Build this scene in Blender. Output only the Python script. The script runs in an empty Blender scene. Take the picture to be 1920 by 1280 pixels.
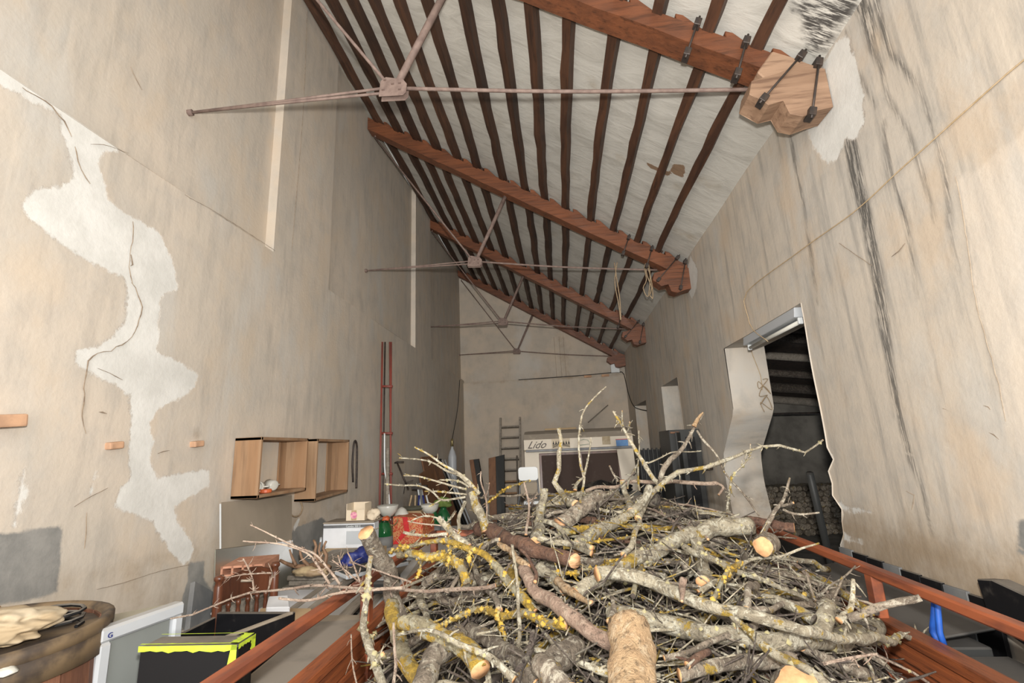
import bpy, bmesh, math, random
import numpy as np
from mathutils import Vector, Matrix, noise as mnoise
random.seed(7); np.random.seed(7)
C = bpy.context.scene.collection
# ------------------------------------------------------------------ camera
F, CX, CY, H = 891.0, 960.0, 640.0, 1.85
def _n(v): v = np.array(v, float); return v/np.linalg.norm(v)
FW = _n((1053-CX, 837-CY, F)); DN = _n((169, 3947, -F)); DN = _n(DN-FW*DN.dot(FW)); RT = np.cross(DN, FW)
cam_d = bpy.data.cameras.new('camera'); cam = bpy.data.objects.new('camera', cam_d); C.objects.link(cam)
cam_d.sensor_width = 36; cam_d.lens = 36*F/1920; cam_d.clip_start = .05
# columns: camera right, up, back in world axes (world X=RT, Y=FW, Z=-DN in image space)
R_ = np.array([[RT[0], -RT[1], -RT[2]], [FW[0], -FW[1], -FW[2]], [-DN[0], DN[1], DN[2]]])
M_ = Matrix([[*R_[0], 0], [*R_[1], 0], [*R_[2], H], [0, 0, 0, 1]]); cam.matrix_world = M_
bpy.context.scene.camera = cam
sc = bpy.context.scene
sc.view_settings.view_transform = 'Standard'; sc.view_settings.look = 'None'
sc.view_settings.gamma = 1; sc.view_settings.use_curve_mapping = False
sc.view_settings.exposure = 0.0
# ------------------------------------------------------------------ light
w = bpy.data.worlds.new('world'); sc.world = w; w.use_nodes = True
w.node_tree.nodes['Background'].inputs[0].default_value = (.86, .93, 1.0, 1)
w.node_tree.nodes['Background'].inputs[1].default_value = 1.0
fl = bpy.data.lights.new('flash', 'POINT'); fl.energy = 1.0; fl.shadow_soft_size = .035; fl.use_nodes = True
_nt = fl.node_tree; _em = [n for n in _nt.nodes if n.type == 'EMISSION'][0]
_fo = _nt.nodes.new('ShaderNodeLightFalloff'); _fo.inputs['Strength'].default_value = 132
_fo.inputs['Smooth'].default_value = 1.1
_nt.links.new(_fo.outputs['Linear'], _em.inputs['Strength']); _em.inputs['Color'].default_value = (1, .965, .91, 1)
flo = bpy.data.objects.new('camera_flash', fl); C.objects.link(flo); flo.location = (.03, -.02, H+.17)
dl = bpy.data.lights.new('doorway_daylight', 'AREA'); dl.shape = 'RECTANGLE'; dl.size = 3.4; dl.size_y = 3.2
dl.energy = 170; dl.color = (1, .97, .93)
dlo = bpy.data.objects.new('doorway_daylight', dl); C.objects.link(dlo)
dlo.location = (-.3, -1.5, 2.6); dlo.rotation_euler = (math.radians(96), 0, 0)

# ------------------------------------------------------------------ helpers
def ray(px, py):
    c = np.array([(px-CX)/F, (py-CY)/F, 1]); return np.array([c.dot(RT), c.dot(FW), -c.dot(DN)])
def atY(px, py, Y): r = ray(px, py); r = r*Y/r[1]; return Vector((r[0], r[1], r[2]+H))
def atX(px, py, X): r = ray(px, py); r = r*X/r[0]; return Vector((r[0], r[1], r[2]+H))
def atZ(px, py, Z): r = ray(px, py); r = r*(Z-H)/r[2]; return Vector((r[0], r[1], r[2]+H))
def tag(o, label=None, cat=None, group=None, kind=None):
    if label: o['label'] = label
    if cat: o['category'] = cat
    if group: o['group'] = group
    if kind: o['kind'] = kind
    return o
def thing(name, label, cat, loc, rz=0, group=None):
    o = bpy.data.objects.new(name, None); o.empty_display_size = .05; C.objects.link(o)
    o.location = loc; o.rotation_euler = (0, 0, rz); return tag(o, label, cat, group)
def link(name, me, mats, parent=None, world=False, smooth=False):
    """mesh -> object; world=True: coordinates are world ones, origin goes to the base centre"""
    if not isinstance(mats, (list, tuple)): mats = [mats]
    for m in mats: me.materials.append(m)
    if smooth: me.shade_smooth()
    o = bpy.data.objects.new(name, me); C.objects.link(o)
    co = np.empty(len(me.vertices)*3); me.vertices.foreach_get('co', co); co = co.reshape(-1, 3)
    c = (co.min(0)+co.max(0))/2; c[2] = co[:, 2].min()
    co -= c; me.vertices.foreach_set('co', co.ravel()); me.update()
    c = Vector(c)
    if parent is not None:
        o.parent = parent
        if world:
            rz = parent.rotation_euler.z
            pl = Vector(parent.location); p = parent.parent
            while p is not None: pl = p.location + Matrix.Rotation(p.rotation_euler.z, 3, 'Z') @ pl; rz += p.rotation_euler.z; p = p.parent
            o.location = Matrix.Rotation(-rz, 3, 'Z') @ (c-pl); o.rotation_euler = (0, 0, -rz)
        else: o.location = c
    else: o.location = c
    return o
def pydata(verts, faces):
    me = bpy.data.meshes.new('m'); me.from_pydata([tuple(v) for v in verts], [], faces); me.update(); return me
def bm_me(bm, bev=0, seg=1):
    if bev: bmesh.ops.bevel(bm, geom=list(bm.edges), offset=bev, segments=seg, affect='EDGES', profile=.6)
    bmesh.ops.recalc_face_normals(bm, faces=bm.faces)
    me = bpy.data.meshes.new('m'); bm.to_mesh(me); bm.free(); return me
def add_box(bm, c, s, rot=None):
    g = bmesh.ops.create_cube(bm, size=1)['verts']
    for v in g:
        p = Vector((v.co.x*s[0], v.co.y*s[1], v.co.z*s[2]))
        if rot is not None: p = rot @ p
        v.co = p+Vector(c)
    return g
def boxme(c, s, rot=None, bev=.004, seg=1):
    bm = bmesh.new(); add_box(bm, c, s, rot); return bm_me(bm, min(bev, min(s)*.3) if bev else 0, seg)
def box(name, c, s, m, parent=None, rot=None, bev=.004, world=False): return link(name, boxme(c, s, rot, bev), m, parent, world)
def hexa(name, base, top, m, parent=None, bev=.004, world=True):
    """solid between two quads given corner by corner"""
    bm = bmesh.new(); b = [bm.verts.new(p) for p in base]; t = [bm.verts.new(p) for p in top]; n = len(b)
    bm.faces.new(b[::-1]); bm.faces.new(t)
    for i in range(n): bm.faces.new((b[i], b[(i+1) % n], t[(i+1) % n], t[i]))
    return link(name, bm_me(bm, bev), m, parent, world)
def prism(name, pts, d, m, parent=None, bev=.003, world=True):
    """polygon pts extruded by vector d"""
    d = Vector(d); return hexa(name, [Vector(p) for p in pts], [Vector(p)+d for p in pts], m, parent, bev, world)
def lathe_me(prof, n=24, c=(0, 0, 0), arc=1.0):
    V = []; Fc = []
    for r, z in prof:
        for i in range(n):
            a = 2*math.pi*i/n; V.append((c[0]+r*math.cos(a), c[1]+r*math.sin(a), c[2]+z))
    k = len(prof)
    for j in range(k-1):
        for i in range(n):
            Fc.append((j*n+i, j*n+(i+1) % n, (j+1)*n+(i+1) % n, (j+1)*n+i))
    if prof[0][0] > 1e-5: Fc.append(tuple(range(n))[::-1])
    if prof[-1][0] > 1e-5: Fc.append(tuple((k-1)*n+i for i in range(n)))
    return pydata(V, Fc)
def spline(pts, step):
    """Catmull-Rom resample"""
    P = [Vector(p) for p in pts]; out = []
    if len(P) == 2: P = [P[0], P[0].lerp(P[1], .5), P[1]]
    n = len(P)
    for i in range(n-1):
        a, b, c, d = P[max(i-1, 0)], P[i], P[i+1], P[min(i+2, n-1)]
        k = max(1, int((c-b).length/step))
        for j in range(k):
            t = j/k
            out.append(.5*((2*b)+(c-a)*t+(2*a-5*b+4*c-d)*t*t+(3*b-a-3*c+d)*t**3))
    out.append(P[-1]); return out
def tube_arrays(P, R, n=8, rough=0.0, seed=0):
    V = []; Fc = []; up = None; k = len(P)
    T = [(P[min(i+1, k-1)]-P[max(i-1, 0)]).normalized() for i in range(k)]
    a = T[0].orthogonal().normalized()
    for i in range(k):
        a = (a-T[i]*a.dot(T[i])); a = a.normalized() if a.length > 1e-6 else T[i].orthogonal().normalized()
        b = T[i].cross(a)
        for j in range(n):
            t = 2*math.pi*j/n; r = R[i]
            if rough: r *= 1+rough*(random.random()*2-1)
            V.append(P[i]+(a*math.cos(t)+b*math.sin(t))*r)
    for i in range(k-1):
        for j in range(n): Fc.append((i*n+j, i*n+(j+1) % n, (i+1)*n+(j+1) % n, (i+1)*n+j))
    caps = [tuple(range(n))[::-1], tuple((k-1)*n+j for j in range(n))]
    return V, Fc, caps
def tube_me(pts, r, n=8, r2=None, rough=0, step=None):
    P = [Vector(p) for p in pts] if step is None else spline(pts, step); k = len(P)
    R = [r+(((r2 if r2 is not None else r)-r)*i/(k-1)) for i in range(k)]
    V, Fc, caps = tube_arrays(P, R, n, rough); return pydata(V, Fc+caps)
def tube(name, pts, r, m, parent=None, n=8, world=True, r2=None, step=None, rough=0):
    return link(name, tube_me(pts, r, n, r2, rough, step), m, parent, world, True)
def ordn(i): return ['first', 'second', 'third', 'fourth', 'fifth', 'sixth', 'seventh', 'eighth', 'ninth', 'tenth', 'eleventh', 'twelfth', 'thirteenth', 'fourteenth', 'fifteenth'][i]

# ------------------------------------------------------------------ materials
class NT:
    def __init__(s, name, rough=.8):
        s.m = bpy.data.materials.new(name); s.m.use_nodes = True; s.t = s.m.node_tree
        s.b = s.t.nodes['Principled BSDF']; s.b.inputs['Roughness'].default_value = rough
        s.co = s.n('ShaderNodeTexCoord').outputs['Object']
    def n(s, t): return s.t.nodes.new(t)
    def l(s, a, b): s.t.links.new(a, b)
    def put(s, sock, v):
        if hasattr(v, 'is_linked') or isinstance(v, bpy.types.NodeSocket): s.l(v, sock)
        else: sock.default_value = (*v, 1) if isinstance(v, (tuple, list)) and len(v) == 3 and sock.type == 'RGBA' else v
    def mapv(s, sc=(1, 1, 1), rot=(0, 0, 0), loc=(0, 0, 0)):
        m = s.n('ShaderNodeMapping'); m.inputs['Scale'].default_value = sc; m.inputs['Rotation'].default_value = rot; m.inputs['Location'].default_value = loc
        s.l(s.co, m.inputs[0]); return m.outputs[0]
    def geo(s): s.co = s.n('ShaderNodeNewGeometry').outputs['Position']; return s
    def noise(s, scale=5, detail=4, vec=None, rough=.55, dist=0):
        n = s.n('ShaderNodeTexNoise'); n.inputs['Scale'].default_value = scale; n.inputs['Detail'].default_value = detail
        n.inputs['Roughness'].default_value = rough; n.inputs['Distortion'].default_value = dist
        s.l(vec if vec is not None else s.co, n.inputs['Vector']); return n.outputs['Fac']
    def vor(s, scale=5, vec=None, feat='F1', out='Distance'):
        n = s.n('ShaderNodeTexVoronoi'); n.feature = feat; n.inputs['Scale'].default_value = scale
        s.l(vec if vec is not None else s.co, n.inputs['Vector']); return n.outputs[out]
    def step(s, v, a, b, c=0., d=1.):
        n = s.n('ShaderNodeMapRange'); n.interpolation_type = 'SMOOTHSTEP'
        s.put(n.inputs[0], v); n.inputs[1].default_value = a; n.inputs[2].default_value = b; n.inputs[3].default_value = c; n.inputs[4].default_value = d
        return n.outputs[0]
    def math(s, op, a, b=0.):
        n = s.n('ShaderNodeMath'); n.operation = op; s.put(n.inputs[0], a); s.put(n.inputs[1], b); return n.outputs[0]
    def mix(s, f, a, b, mode='MIX'):
        n = s.n('ShaderNodeMix'); n.data_type = 'RGBA'; n.blend_type = mode
        s.put(n.inputs[0], f); s.put(n.inputs[6], a); s.put(n.inputs[7], b); return n.outputs[2]
    def attr(s, name):
        n = s.n('ShaderNodeAttribute'); n.attribute_name = name; return n.outputs['Fac']
    def rnd(s): return s.n('ShaderNodeObjectInfo').outputs['Random']
    def col(s, v): s.put(s.b.inputs['Base Color'], v)
    def bump(s, h, st=.3, d=.01):
        n = s.n('ShaderNodeBump'); n.inputs['Strength'].default_value = st; n.inputs['Distance'].default_value = d
        s.l(h, n.inputs['Height']); s.l(n.outputs[0], s.b.inputs['Normal']); return s.m
def simple(name, c1, c2=None, scale=8, rough=.6, stretch=(1, 1, 1), bump=.15, metal=0, detail=5, dist=0, lo=.35, hi=.68, bd=.004, vary=0):
    s = NT(name, rough); c2 = c2 or tuple(x*.7 for x in c1); v = s.mapv(stretch)
    if vary:
        a = s.n('ShaderNodeVectorMath'); a.operation = 'ADD'; cb = s.n('ShaderNodeCombineXYZ'); k = s.math('MULTIPLY', s.rnd(), 37.)
        for i in range(3): s.l(k, cb.inputs[i])
        s.l(v, a.inputs[0]); s.l(cb.outputs[0], a.inputs[1]); v = a.outputs[0]
    n = s.noise(scale, detail, v, dist=dist); c = s.mix(s.step(n, lo, hi), c1, c2)
    if vary: c = s.mix(1., c, s.mix(s.rnd(), (1-vary,)*3, (1+vary*.3,)*3), 'MULTIPLY')
    s.col(c); s.b.inputs['Metallic'].default_value = metal
    return s.bump(n, bump, bd) if bump else s.m
def dusty(name, base, dust=(.36, .32, .27), rough=.5, amt=.5, metal=0):
    s = NT(name, rough); g = s.n('ShaderNodeNewGeometry'); sp = s.n('ShaderNodeSeparateXYZ'); s.l(g.outputs['Normal'], sp.inputs[0])
    f = s.math('MULTIPLY', s.step(sp.outputs[2], .3, .95), s.step(s.noise(6, 5), .2, .6, amt*.6, amt*1.6))
    f2 = s.math('ADD', f, s.step(s.noise(14, 6), .55, .8, 0, .12)); s.col(s.mix(f2, base, dust)); s.b.inputs['Metallic'].default_value = metal
    s.put(s.b.inputs['Roughness'], s.step(f, 0, 1, rough, .9))
    if max(base) < .06: s.b.inputs['Specular IOR Level'].default_value = .22
    return s.m

MW = {}
def plaster(name, base, alt, grey, streak, left):
    s = NT(name, .92).geo()
    v = s.mapv((1, 1, 1)); big = s.noise(.9, 5, v, .6); med = s.noise(4.5, 6, v, .62); fine = s.noise(38, 4, v)
    c = s.mix(s.step(big, .35, .65), base, alt)
    c = s.mix(s.step(med, .42, .72, 0, .55), c, grey)
    sv = s.mapv((1.5, 7, .55) if not left else (1.5, 5, .9), (.12 if not left else .25, 0, 0)); st = s.noise(2.2, 7, sv, .65)
    c = s.mix(s.step(st, .46, .7, 0, streak), c, tuple(x*.68 for x in grey))
    c = s.mix(s.step(s.noise(2.6, 7, s.mapv((1.5, 9, .5), loc=(3, 8, 2)), .6), .55, .75, 0, streak*.8), c, tuple(min(1, x*1.22) for x in base))
    c = s.mix(s.step(s.noise(1.7, 6, s.mapv((1, 1.4, 1), loc=(9, 1, 4)), .6), .50, .68, 0, .55), c, (.53, .41, .29) if not left else (.55, .45, .34))
    c = s.mix(s.step(s.noise(1.3, 6, s.mapv((1, 2.0, .8), loc=(2, 7, 8)), .6), .52, .70, 0, .5), c, (.50, .49, .46))
    fl_ = s.vor(30, s.mapv((1, 1, 1)), 'F1'); c = s.mix(s.step(fl_, .05, .02, 0, .35), c, (.75, .72, .68))
    wob = s.math('MULTIPLY', s.math('SUBTRACT', s.noise(14, 7, v, .7), .5), .09)
    wob2 = s.math('MULTIPLY', s.math('SUBTRACT', s.noise(5, 5, sv, .7), .5), .16)
    # dirt
    d = s.math('ADD', s.attr('dirt'), s.math('MULTIPLY', s.math('SUBTRACT', s.noise(5, 7, v, .65), .5), .9))
    c = s.mix(s.step(d, .35, 1.0, 0, .8), c, (.26, .185, .11))
    # smoother cement zones
    f = s.step(s.math('ADD', s.attr('cement'), s.math('MULTIPLY', wob, .5)), -.006, .012)
    c = s.mix(f, c, s.mix(s.step(med, .35, .7), (.18, .178, .168), (.28, .27, .25)))
    # lighter zone
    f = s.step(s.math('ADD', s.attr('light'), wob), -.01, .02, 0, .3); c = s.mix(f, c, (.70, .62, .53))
    # soot streaks
    f = s.step(s.math('ADD', s.attr('soot'), s.math('MULTIPLY', wob2, .35)), -.02, .03)
    hair = s.step(s.noise(9, 6, s.mapv((2, 9, .6), (.12, 0, 0)), .75), .40, .53)
    c = s.mix(s.math('MULTIPLY', f, s.math('MULTIPLY', hair, .92)), c, (.07, .066, .06))
    # fresh white plaster
    pf = s.step(s.math('ADD', s.attr('patch'), wob), -.008, .01)
    c = s.mix(pf, c, s.mix(s.step(med, .3, .7), (.68, .67, .635), (.57, .56, .525)))
    c = s.mix(s.step(s.math('ABSOLUTE', s.math('ADD', s.attr('patch'), wob)), .012, .0, 0, .25), c, (.5, .43, .36))
    s.col(c)
    h = s.math('ADD', s.math('MULTIPLY', med, .5), s.math('ADD', s.math('MULTIPLY', fine, .2), s.math('MULTIPLY', pf, .25)))
    return s.bump(h, .35, .02)
M = {}
M['wall_l'] = plaster('lime_plaster_left', (.56, .485, .40), (.50, .445, .375), (.43, .395, .35), .35, True)
M['wall_r'] = plaster('lime_plaster_right', (.53, .465, .385), (.50, .455, .395), (.37, .35, .32), .6, False)
M['wall_b'] = plaster('lime_plaster_back', (.50, .42, .335), (.44, .385, .32), (.38, .34, .29), .3, True)
def ceil_mat():
    s = NT('ceiling_plaster', .95).geo(); v = s.mapv((1, 2.6, 1), (0, 0, .15))
    st = s.noise(3.2, 8, v, .62, .6); big = s.noise(.8, 4)
    c = s.mix(s.step(big, .35, .7), (.56, .54, .49), (.45, .435, .395)); c = s.mix(s.step(st, .42, .75, 0, .5), c, (.28, .26, .225))
    c = s.mix(s.step(s.noise(2, 6, s.mapv((1, 1, 1), loc=(5, 2, 1)), .6), .58, .75, 0, .5), c, (.36, .29, .20))
    hair = s.step(s.noise(10, 7, s.mapv((.8, 6, 1), (0, 0, .2)), .7), .40, .55)
    c = s.mix(s.math('MULTIPLY', s.step(s.math('ADD', s.attr('soot'), s.math('MULTIPLY', s.math('SUBTRACT', s.noise(6, 5), .5), .3)), -.02, .06), hair), c, (.06, .055, .05))
    f = s.step(s.math('ADD', s.attr('bare'), s.math('MULTIPLY', s.math('SUBTRACT', s.noise(25, 4), .5), .03)), -.003, .006)
    c = s.mix(f, c, (.22, .14, .085)); s.col(c)
    return s.bump(st, .3, .03)
M['ceil'] = ceil_mat()
def wood_mat(name, a, b, dark, ax, rough=.6, sc=1., vary=.25, spots=.5, bump=.5):
    s = NT(name, rough); st = [10*sc]*3; st[ax] = .9*sc; v = s.mapv(tuple(st))
    o = s.n('ShaderNodeVectorMath'); o.operation = 'ADD'; cb = s.n('ShaderNodeCombineXYZ'); k = s.math('MULTIPLY', s.rnd(), 53.)
    for i in range(3): s.l(k, cb.inputs[i])
    s.l(v, o.inputs[0]); s.l(cb.outputs[0], o.inputs[1]); v = o.outputs[0]
    g = s.noise(1.6, 7, v, .6, .8); g2 = s.noise(5, 6, v, .6)
    c = s.mix(s.step(g, .35, .65), a, b); c = s.mix(s.step(g2, .5, .72, 0, .7), c, dark)
    c = s.mix(s.step(s.noise(2.2*sc, 5, s.co), .52, .74, 0, spots), c, dark)
    if vary: c = s.mix(1., c, s.mix(s.rnd(), (1-vary,)*3, (1.1,)*3), 'MULTIPLY')
    s.col(c); return s.bump(s.math('ADD', g, g2), bump, .006)
M['beam'] = wood_mat('red_brown_beam', (.19, .066, .028), (.13, .047, .022), (.045, .019, .010), 0, .5, .8, .1, .5)
M['beam_pale'] = wood_mat('bare_beam_end', (.33, .21, .135), (.24, .145, .09), (.10, .05, .03), 0, .75, .6, 0, .8)
M['purlin'] = wood_mat('dark_purlin', (.088, .038, .019), (.052, .023, .013), (.018, .009, .006), 1, .6, .9, .35, .6)
M['plank'] = wood_mat('red_stained_plank', (.30, .085, .028), (.20, .058, .022), (.075, .026, .014), 1, .5, 1.6, .25, .35)
M['rail'] = simple('rusty_painted_steel', (.30, .085, .035), (.16, .05, .028), 14, .5, (1, .25, 1), .25, lo=.42, hi=.62)
M['iron'] = simple('dusty_brown_iron', (.21, .15, .125), (.14, .095, .08), 20, .75, bump=.2)
M['dark_iron'] = simple('dark_iron', (.035, .03, .028), (.07, .05, .04), 20, .5, bump=.2, metal=.3)
M['oldwood'] = wood_mat('old_plywood', (.27, .15, .075), (.32, .205, .12), (.17, .10, .055), 2, .85, .35, .12, .5, .3)
M['darkwood'] = wood_mat('varnished_dark_wood', (.13, .045, .022), (.085, .03, .016), (.035, .014, .01), 2, .32, 1, .1, .3, .15)
M['greywood'] = wood_mat('weathered_grey_wood', (.30, .265, .22), (.22, .19, .155), (.10, .085, .065), 1, .85, 1.4, .25, .4)
M['brownboard'] = wood_mat('brown_veneer_board', (.24, .115, .055), (.19, .09, .045), (.10, .045, .025), 2, .55, .6, .2, .2, .1)
M['black'] = dusty('black_plastic', (.008, .008, .009), amt=.3)
M['black_gloss'] = dusty('black_gloss', (.008, .008, .009), rough=.25, amt=.2)
M['grey_plastic'] = dusty('grey_plastic', (.075, .07, .062), (.23, .2, .165), amt=.7)
M['darkgrey'] = dusty('dark_grey_panel', (.045, .046, .045), (.12, .11, .1), rough=.45, amt=.4)
M['silver'] = dusty('silver_plastic', (.42, .44, .46), rough=.35, amt=.3)
M['cream'] = dusty('cream_plastic', (.42, .40, .29), rough=.5, amt=.3)
M['screen'] = simple('grey_glass_screen', (.20, .215, .205), (.17, .18, .17), 2, .18, bump=0)
M['neon'] = simple('fluorescent_yellow_paint', (.50, .66, .03), (.36, .46, .05), 30, .5, bump=.3)
M['white'] = dusty('white_enamel', (.62, .645, .65), (.4, .37, .32), rough=.35, amt=.35)
M['white_paper'] = simple('white_paper', (.66, .67, .69), (.55, .56, .58), 5, .8, bump=.05)
M['foam'] = simple('white_foam', (.78, .78, .76), (.68, .68, .66), 60, .8, bump=.1)
M['card'] = simple('brown_cardboard', (.42, .30, .17), (.36, .25, .14), 3, .85, (1, 1, 6), .1)
M['card_white'] = simple('cream_cardboard', (.66, .56, .42), (.6, .5, .37), 4, .8, bump=.05)
M['hardboard'] = simple('beige_hardboard', (.30, .25, .19), (.25, .21, .16), 3, .8, (1, 1, .5), .08)
M['terracotta'] = simple('hollow_brick_clay', (.50, .25, .16), (.38, .18, .11), 18, .85, bump=.3)
M['brickdust'] = simple('brick_stub_clay', (.55, .33, .20), (.40, .24, .15), 14, .9, bump=.4)
M['redpaint'] = simple('red_painted_tube', (.26, .05, .035), (.15, .05, .04), 9, .5, (1, 1, .3), .15)
M['red'] = simple('red_fabric_band', (.55, .02, .02), (.4, .015, .015), 20, .7)
M['orange'] = simple('orange_plastic', (.6, .13, .04), (.45, .09, .03), 10, .5)
M['blue'] = simple('blue_strap', (.012, .09, .42), (.01, .06, .3), 20, .6)
M['navy'] = simple('navy_plastic', (.015, .025, .16), (.012, .02, .1), 10, .5)
M['concrete'] = simple('concrete_floor', (.20, .185, .16), (.12, .11, .095), 3, .9, bump=.3)
M['bone'] = simple('bone_skull', (.40, .31, .18), (.22, .15, .085), 16, .7, bump=.4)
M['antler'] = simple('brown_antler', (.24, .14, .08), (.12, .065, .035), 22, .6, (1, 1, .4), .3)
M['cloth'] = simple('cream_sackcloth', (.50, .42, .30), (.34, .26, .16), 9, .95, bump=.5)
M['rope'] = simple('straw_rope', (.36, .27, .17), (.25, .18, .11), 60, .9)
M['cable'] = simple('yellowed_cable', (.50, .38, .24), (.4, .29, .16), 30, .7, bump=0)
M['blackcable'] = simple('black_cable', (.02, .02, .02), None, 10, .6, bump=0)
M['brass'] = simple('tarnished_brass', (.32, .26, .12), (.18, .14, .07), 30, .4, metal=.6)
M['opal'] = simple('opal_glass', (.62, .61, .55), (.52, .51, .46), 4, .3, bump=0)
M['barrelwood'] = wood_mat('barrel_stave_wood', (.22, .095, .05), (.13, .058, .035), (.05, .026, .02), 2, .65, .5, .25, .7)
M['hoop'] = simple('rusty_hoop_iron', (.20, .14, .08), (.06, .045, .035), 7, .6, metal=.2, lo=.4, hi=.6)
M['slate'] = simple('grey_slate', (.125, .13, .135), (.19, .19, .185), 7, .75, bump=.5)
M['caravan'] = dusty('caravan_enamel', (.66, .58, .46), (.36, .31, .25), rough=.4, amt=.9)
M['brownglass'] = dusty('brown_tinted_acrylic', (.05, .028, .02), rough=.6, amt=.2)
M['greyalu'] = simple('grey_aluminium', (.16, .165, .17), (.11, .11, .115), 9, .5, metal=.3, bump=0)
M['cutwood'] = simple('fresh_cut_wood', (.62, .35, .17), (.50, .26, .12), 60, .8, bump=.3)
M['splinter'] = simple('torn_orange_wood', (.66, .40, .22), (.50, .25, .12), 40, .8, (1, 1, 5), .6)
M['greenglass'] = simple('green_bottle_glass', (.012, .10, .03), (.01, .07, .025), 3, .06, bump=0)
M['clearwrap'] = simple('black_plastic_sheet', (.02, .02, .022), None, 8, .22, bump=.8, bd=.03)
s = NT('pale_glass_pane', .3); s.col((.62, .66, .55)); s.b.inputs['Transmission Weight'].default_value = .92; s.b.inputs['IOR'].default_value = 1.45; M['glass'] = s.m
# bark
def bark(name, a, b, lich, lcol=(.50, .33, .035), pale=(.43, .41, .31), pf=.5, lsc=14):
    s = NT(name, .92); k = s.math('MULTIPLY', s.rnd(), 41.)
    cb = s.n('ShaderNodeCombineXYZ'); [s.l(k, cb.inputs[i]) for i in range(3)]
    o = s.n('ShaderNodeVectorMath'); o.operation = 'ADD'; s.l(s.co, o.inputs[0]); s.l(cb.outputs[0], o.inputs[1]); v = o.outputs[0]
    n1 = s.noise(16, 7, v, .7); n2 = s.noise(75, 6, v, .7); n3 = s.noise(38, 6, v, .7, .8)
    c = s.mix(s.step(n1, .42, .58), a, b)
    c = s.mix(s.step(n3, .50, .60, 0, pf), c, pale)
    c = s.mix(s.step(n2, .47, .36, 0, .75), c, tuple(x*.35 for x in b))
    sp = s.noise(lsc, 7, v, .72); c = s.mix(s.step(sp, .65-lich*.25, .69-lich*.25, 0, .9), c, s.mix(s.step(n2, .4, .6), lcol, tuple(x*.55 for x in lcol)))
    c = s.mix(s.step(s.vor(30, v), .16, .06, 0, .7), c, tuple(x*.25 for x in a))
    c = s.mix(1., c, s.mix(s.rnd(), (.68,)*3, (1.1,)*3), 'MULTIPLY')
    s.col(c); return s.bump(s.math('ADD', n1, s.math('ADD', n2, n3)), 1., .012)
M['bark'] = bark('grey_bark', (.30, .245, .185), (.17, .135, .10), .2, pf=.8, pale=(.54, .49, .39))
M['bark_pale'] = bark('pale_lichened_bark', (.50, .44, .32), (.30, .255, .18), .34, pf=.9, pale=(.68, .64, .51))
M['bark_yellow'] = bark('yellow_lichen_bark', (.40, .35, .22), (.25, .21, .13), .7, (.52, .33, .03), pf=.75)
M['bark_dark'] = bark('dark_bark', (.135, .105, .085), (.085, .066, .055), 0, pf=.3)
M['bark_twig'] = bark('pinkish_twig_bark', (.46, .35, .27), (.34, .24, .18), 0, pf=.5, pale=(.56, .48, .38))
M['bark_peel'] = bark('peeled_pinkish_wood', (.40, .28, .21), (.28, .19, .14), .0, pf=.5, pale=(.48, .38, .29))
M['bark_brown'] = bark('flaky_brown_bark', (.20, .105, .065), (.12, .062, .042), 0, pf=.35, pale=(.28, .19, .14))
M['cork'] = bark('pale_cork_bark', (.50, .34, .19), (.40, .26, .14), 0, pf=.6, pale=(.62, .49, .33))
M['litter'] = bark('gap_shade_litter', (.05, .04, .03), (.02, .016, .013), 0, pf=.15)  # near-black so that gaps between the branches look shaded

# ------------------------------------------------------------------ the shell
XL, XU, XR, XI = -2.21, -2.285, 1.555, 1.905
YB, Y0 = 11.0, -1.0
ZL = 3.47
def zc(x): return 3.87+.625*(1.555-x)
def poly_sdf(Y, Z, poly):
    P = np.array(poly); n = len(P); d = np.full(Y.shape, 1e9); ins = np.zeros(Y.shape, bool)
    for i in range(n):
        a, b = P[i], P[(i+1) % n]; e = b-a; wy, wz = Y-a[0], Z-a[1]; t = np.clip((wy*e[0]+wz*e[1])/(e@e+1e-12), 0, 1)
        d = np.minimum(d, np.hypot(wy-e[0]*t, wz-e[1]*t))
        c = (a[1] <= Z) != (b[1] <= Z); xx = a[0]+(Z-a[1])*e[0]/(e[1] if abs(e[1]) > 1e-9 else 1e-9)
        ins ^= c & (Y < xx)
    return np.where(ins, d, -d)
def line_sdf(Y, Z, pts, wd):
    d = np.full(Y.shape, -1e9)
    for i in range(len(pts)-1):
        a, b = np.array(pts[i]), np.array(pts[i+1]); e = b-a; t = np.clip(((Y-a[0])*e[0]+(Z-a[1])*e[1])/(e@e+1e-12), 0, 1)
        w0 = wd[i]+(wd[i+1]-wd[i])*t; d = np.maximum(d, w0/2-np.hypot(Y-a[0]-e[0]*t, Z-a[1]-e[1]*t))
    return d
def grid_me(pieces):
    """pieces: list of (array of shape (n, m, 3)) joined into one mesh"""
    V = []; Fc = []; o = 0
    for G in pieces:
        n, m = G.shape[:2]; V.append(G.reshape(-1, 3)); I = np.arange(n*m).reshape(n, m)+o; o += n*m
        Fc.append(np.stack([I[:-1, :-1], I[1:, :-1], I[1:, 1:], I[:-1, 1:]], -1).reshape(-1, 4))
    V = np.concatenate(V); Fc = np.concatenate(Fc)
    me = bpy.data.meshes.new('m'); me.vertices.add(len(V)); me.vertices.foreach_set('co', V.ravel())
    me.loops.add(len(Fc)*4); me.loops.foreach_set('vertex_index', Fc.ravel().astype(np.int32))
    me.polygons.add(len(Fc)); me.polygons.foreach_set('loop_start', np.arange(0, len(Fc)*4, 4, dtype=np.int32))
    me.update(calc_edges=True); me.validate(); return me, V
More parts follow.
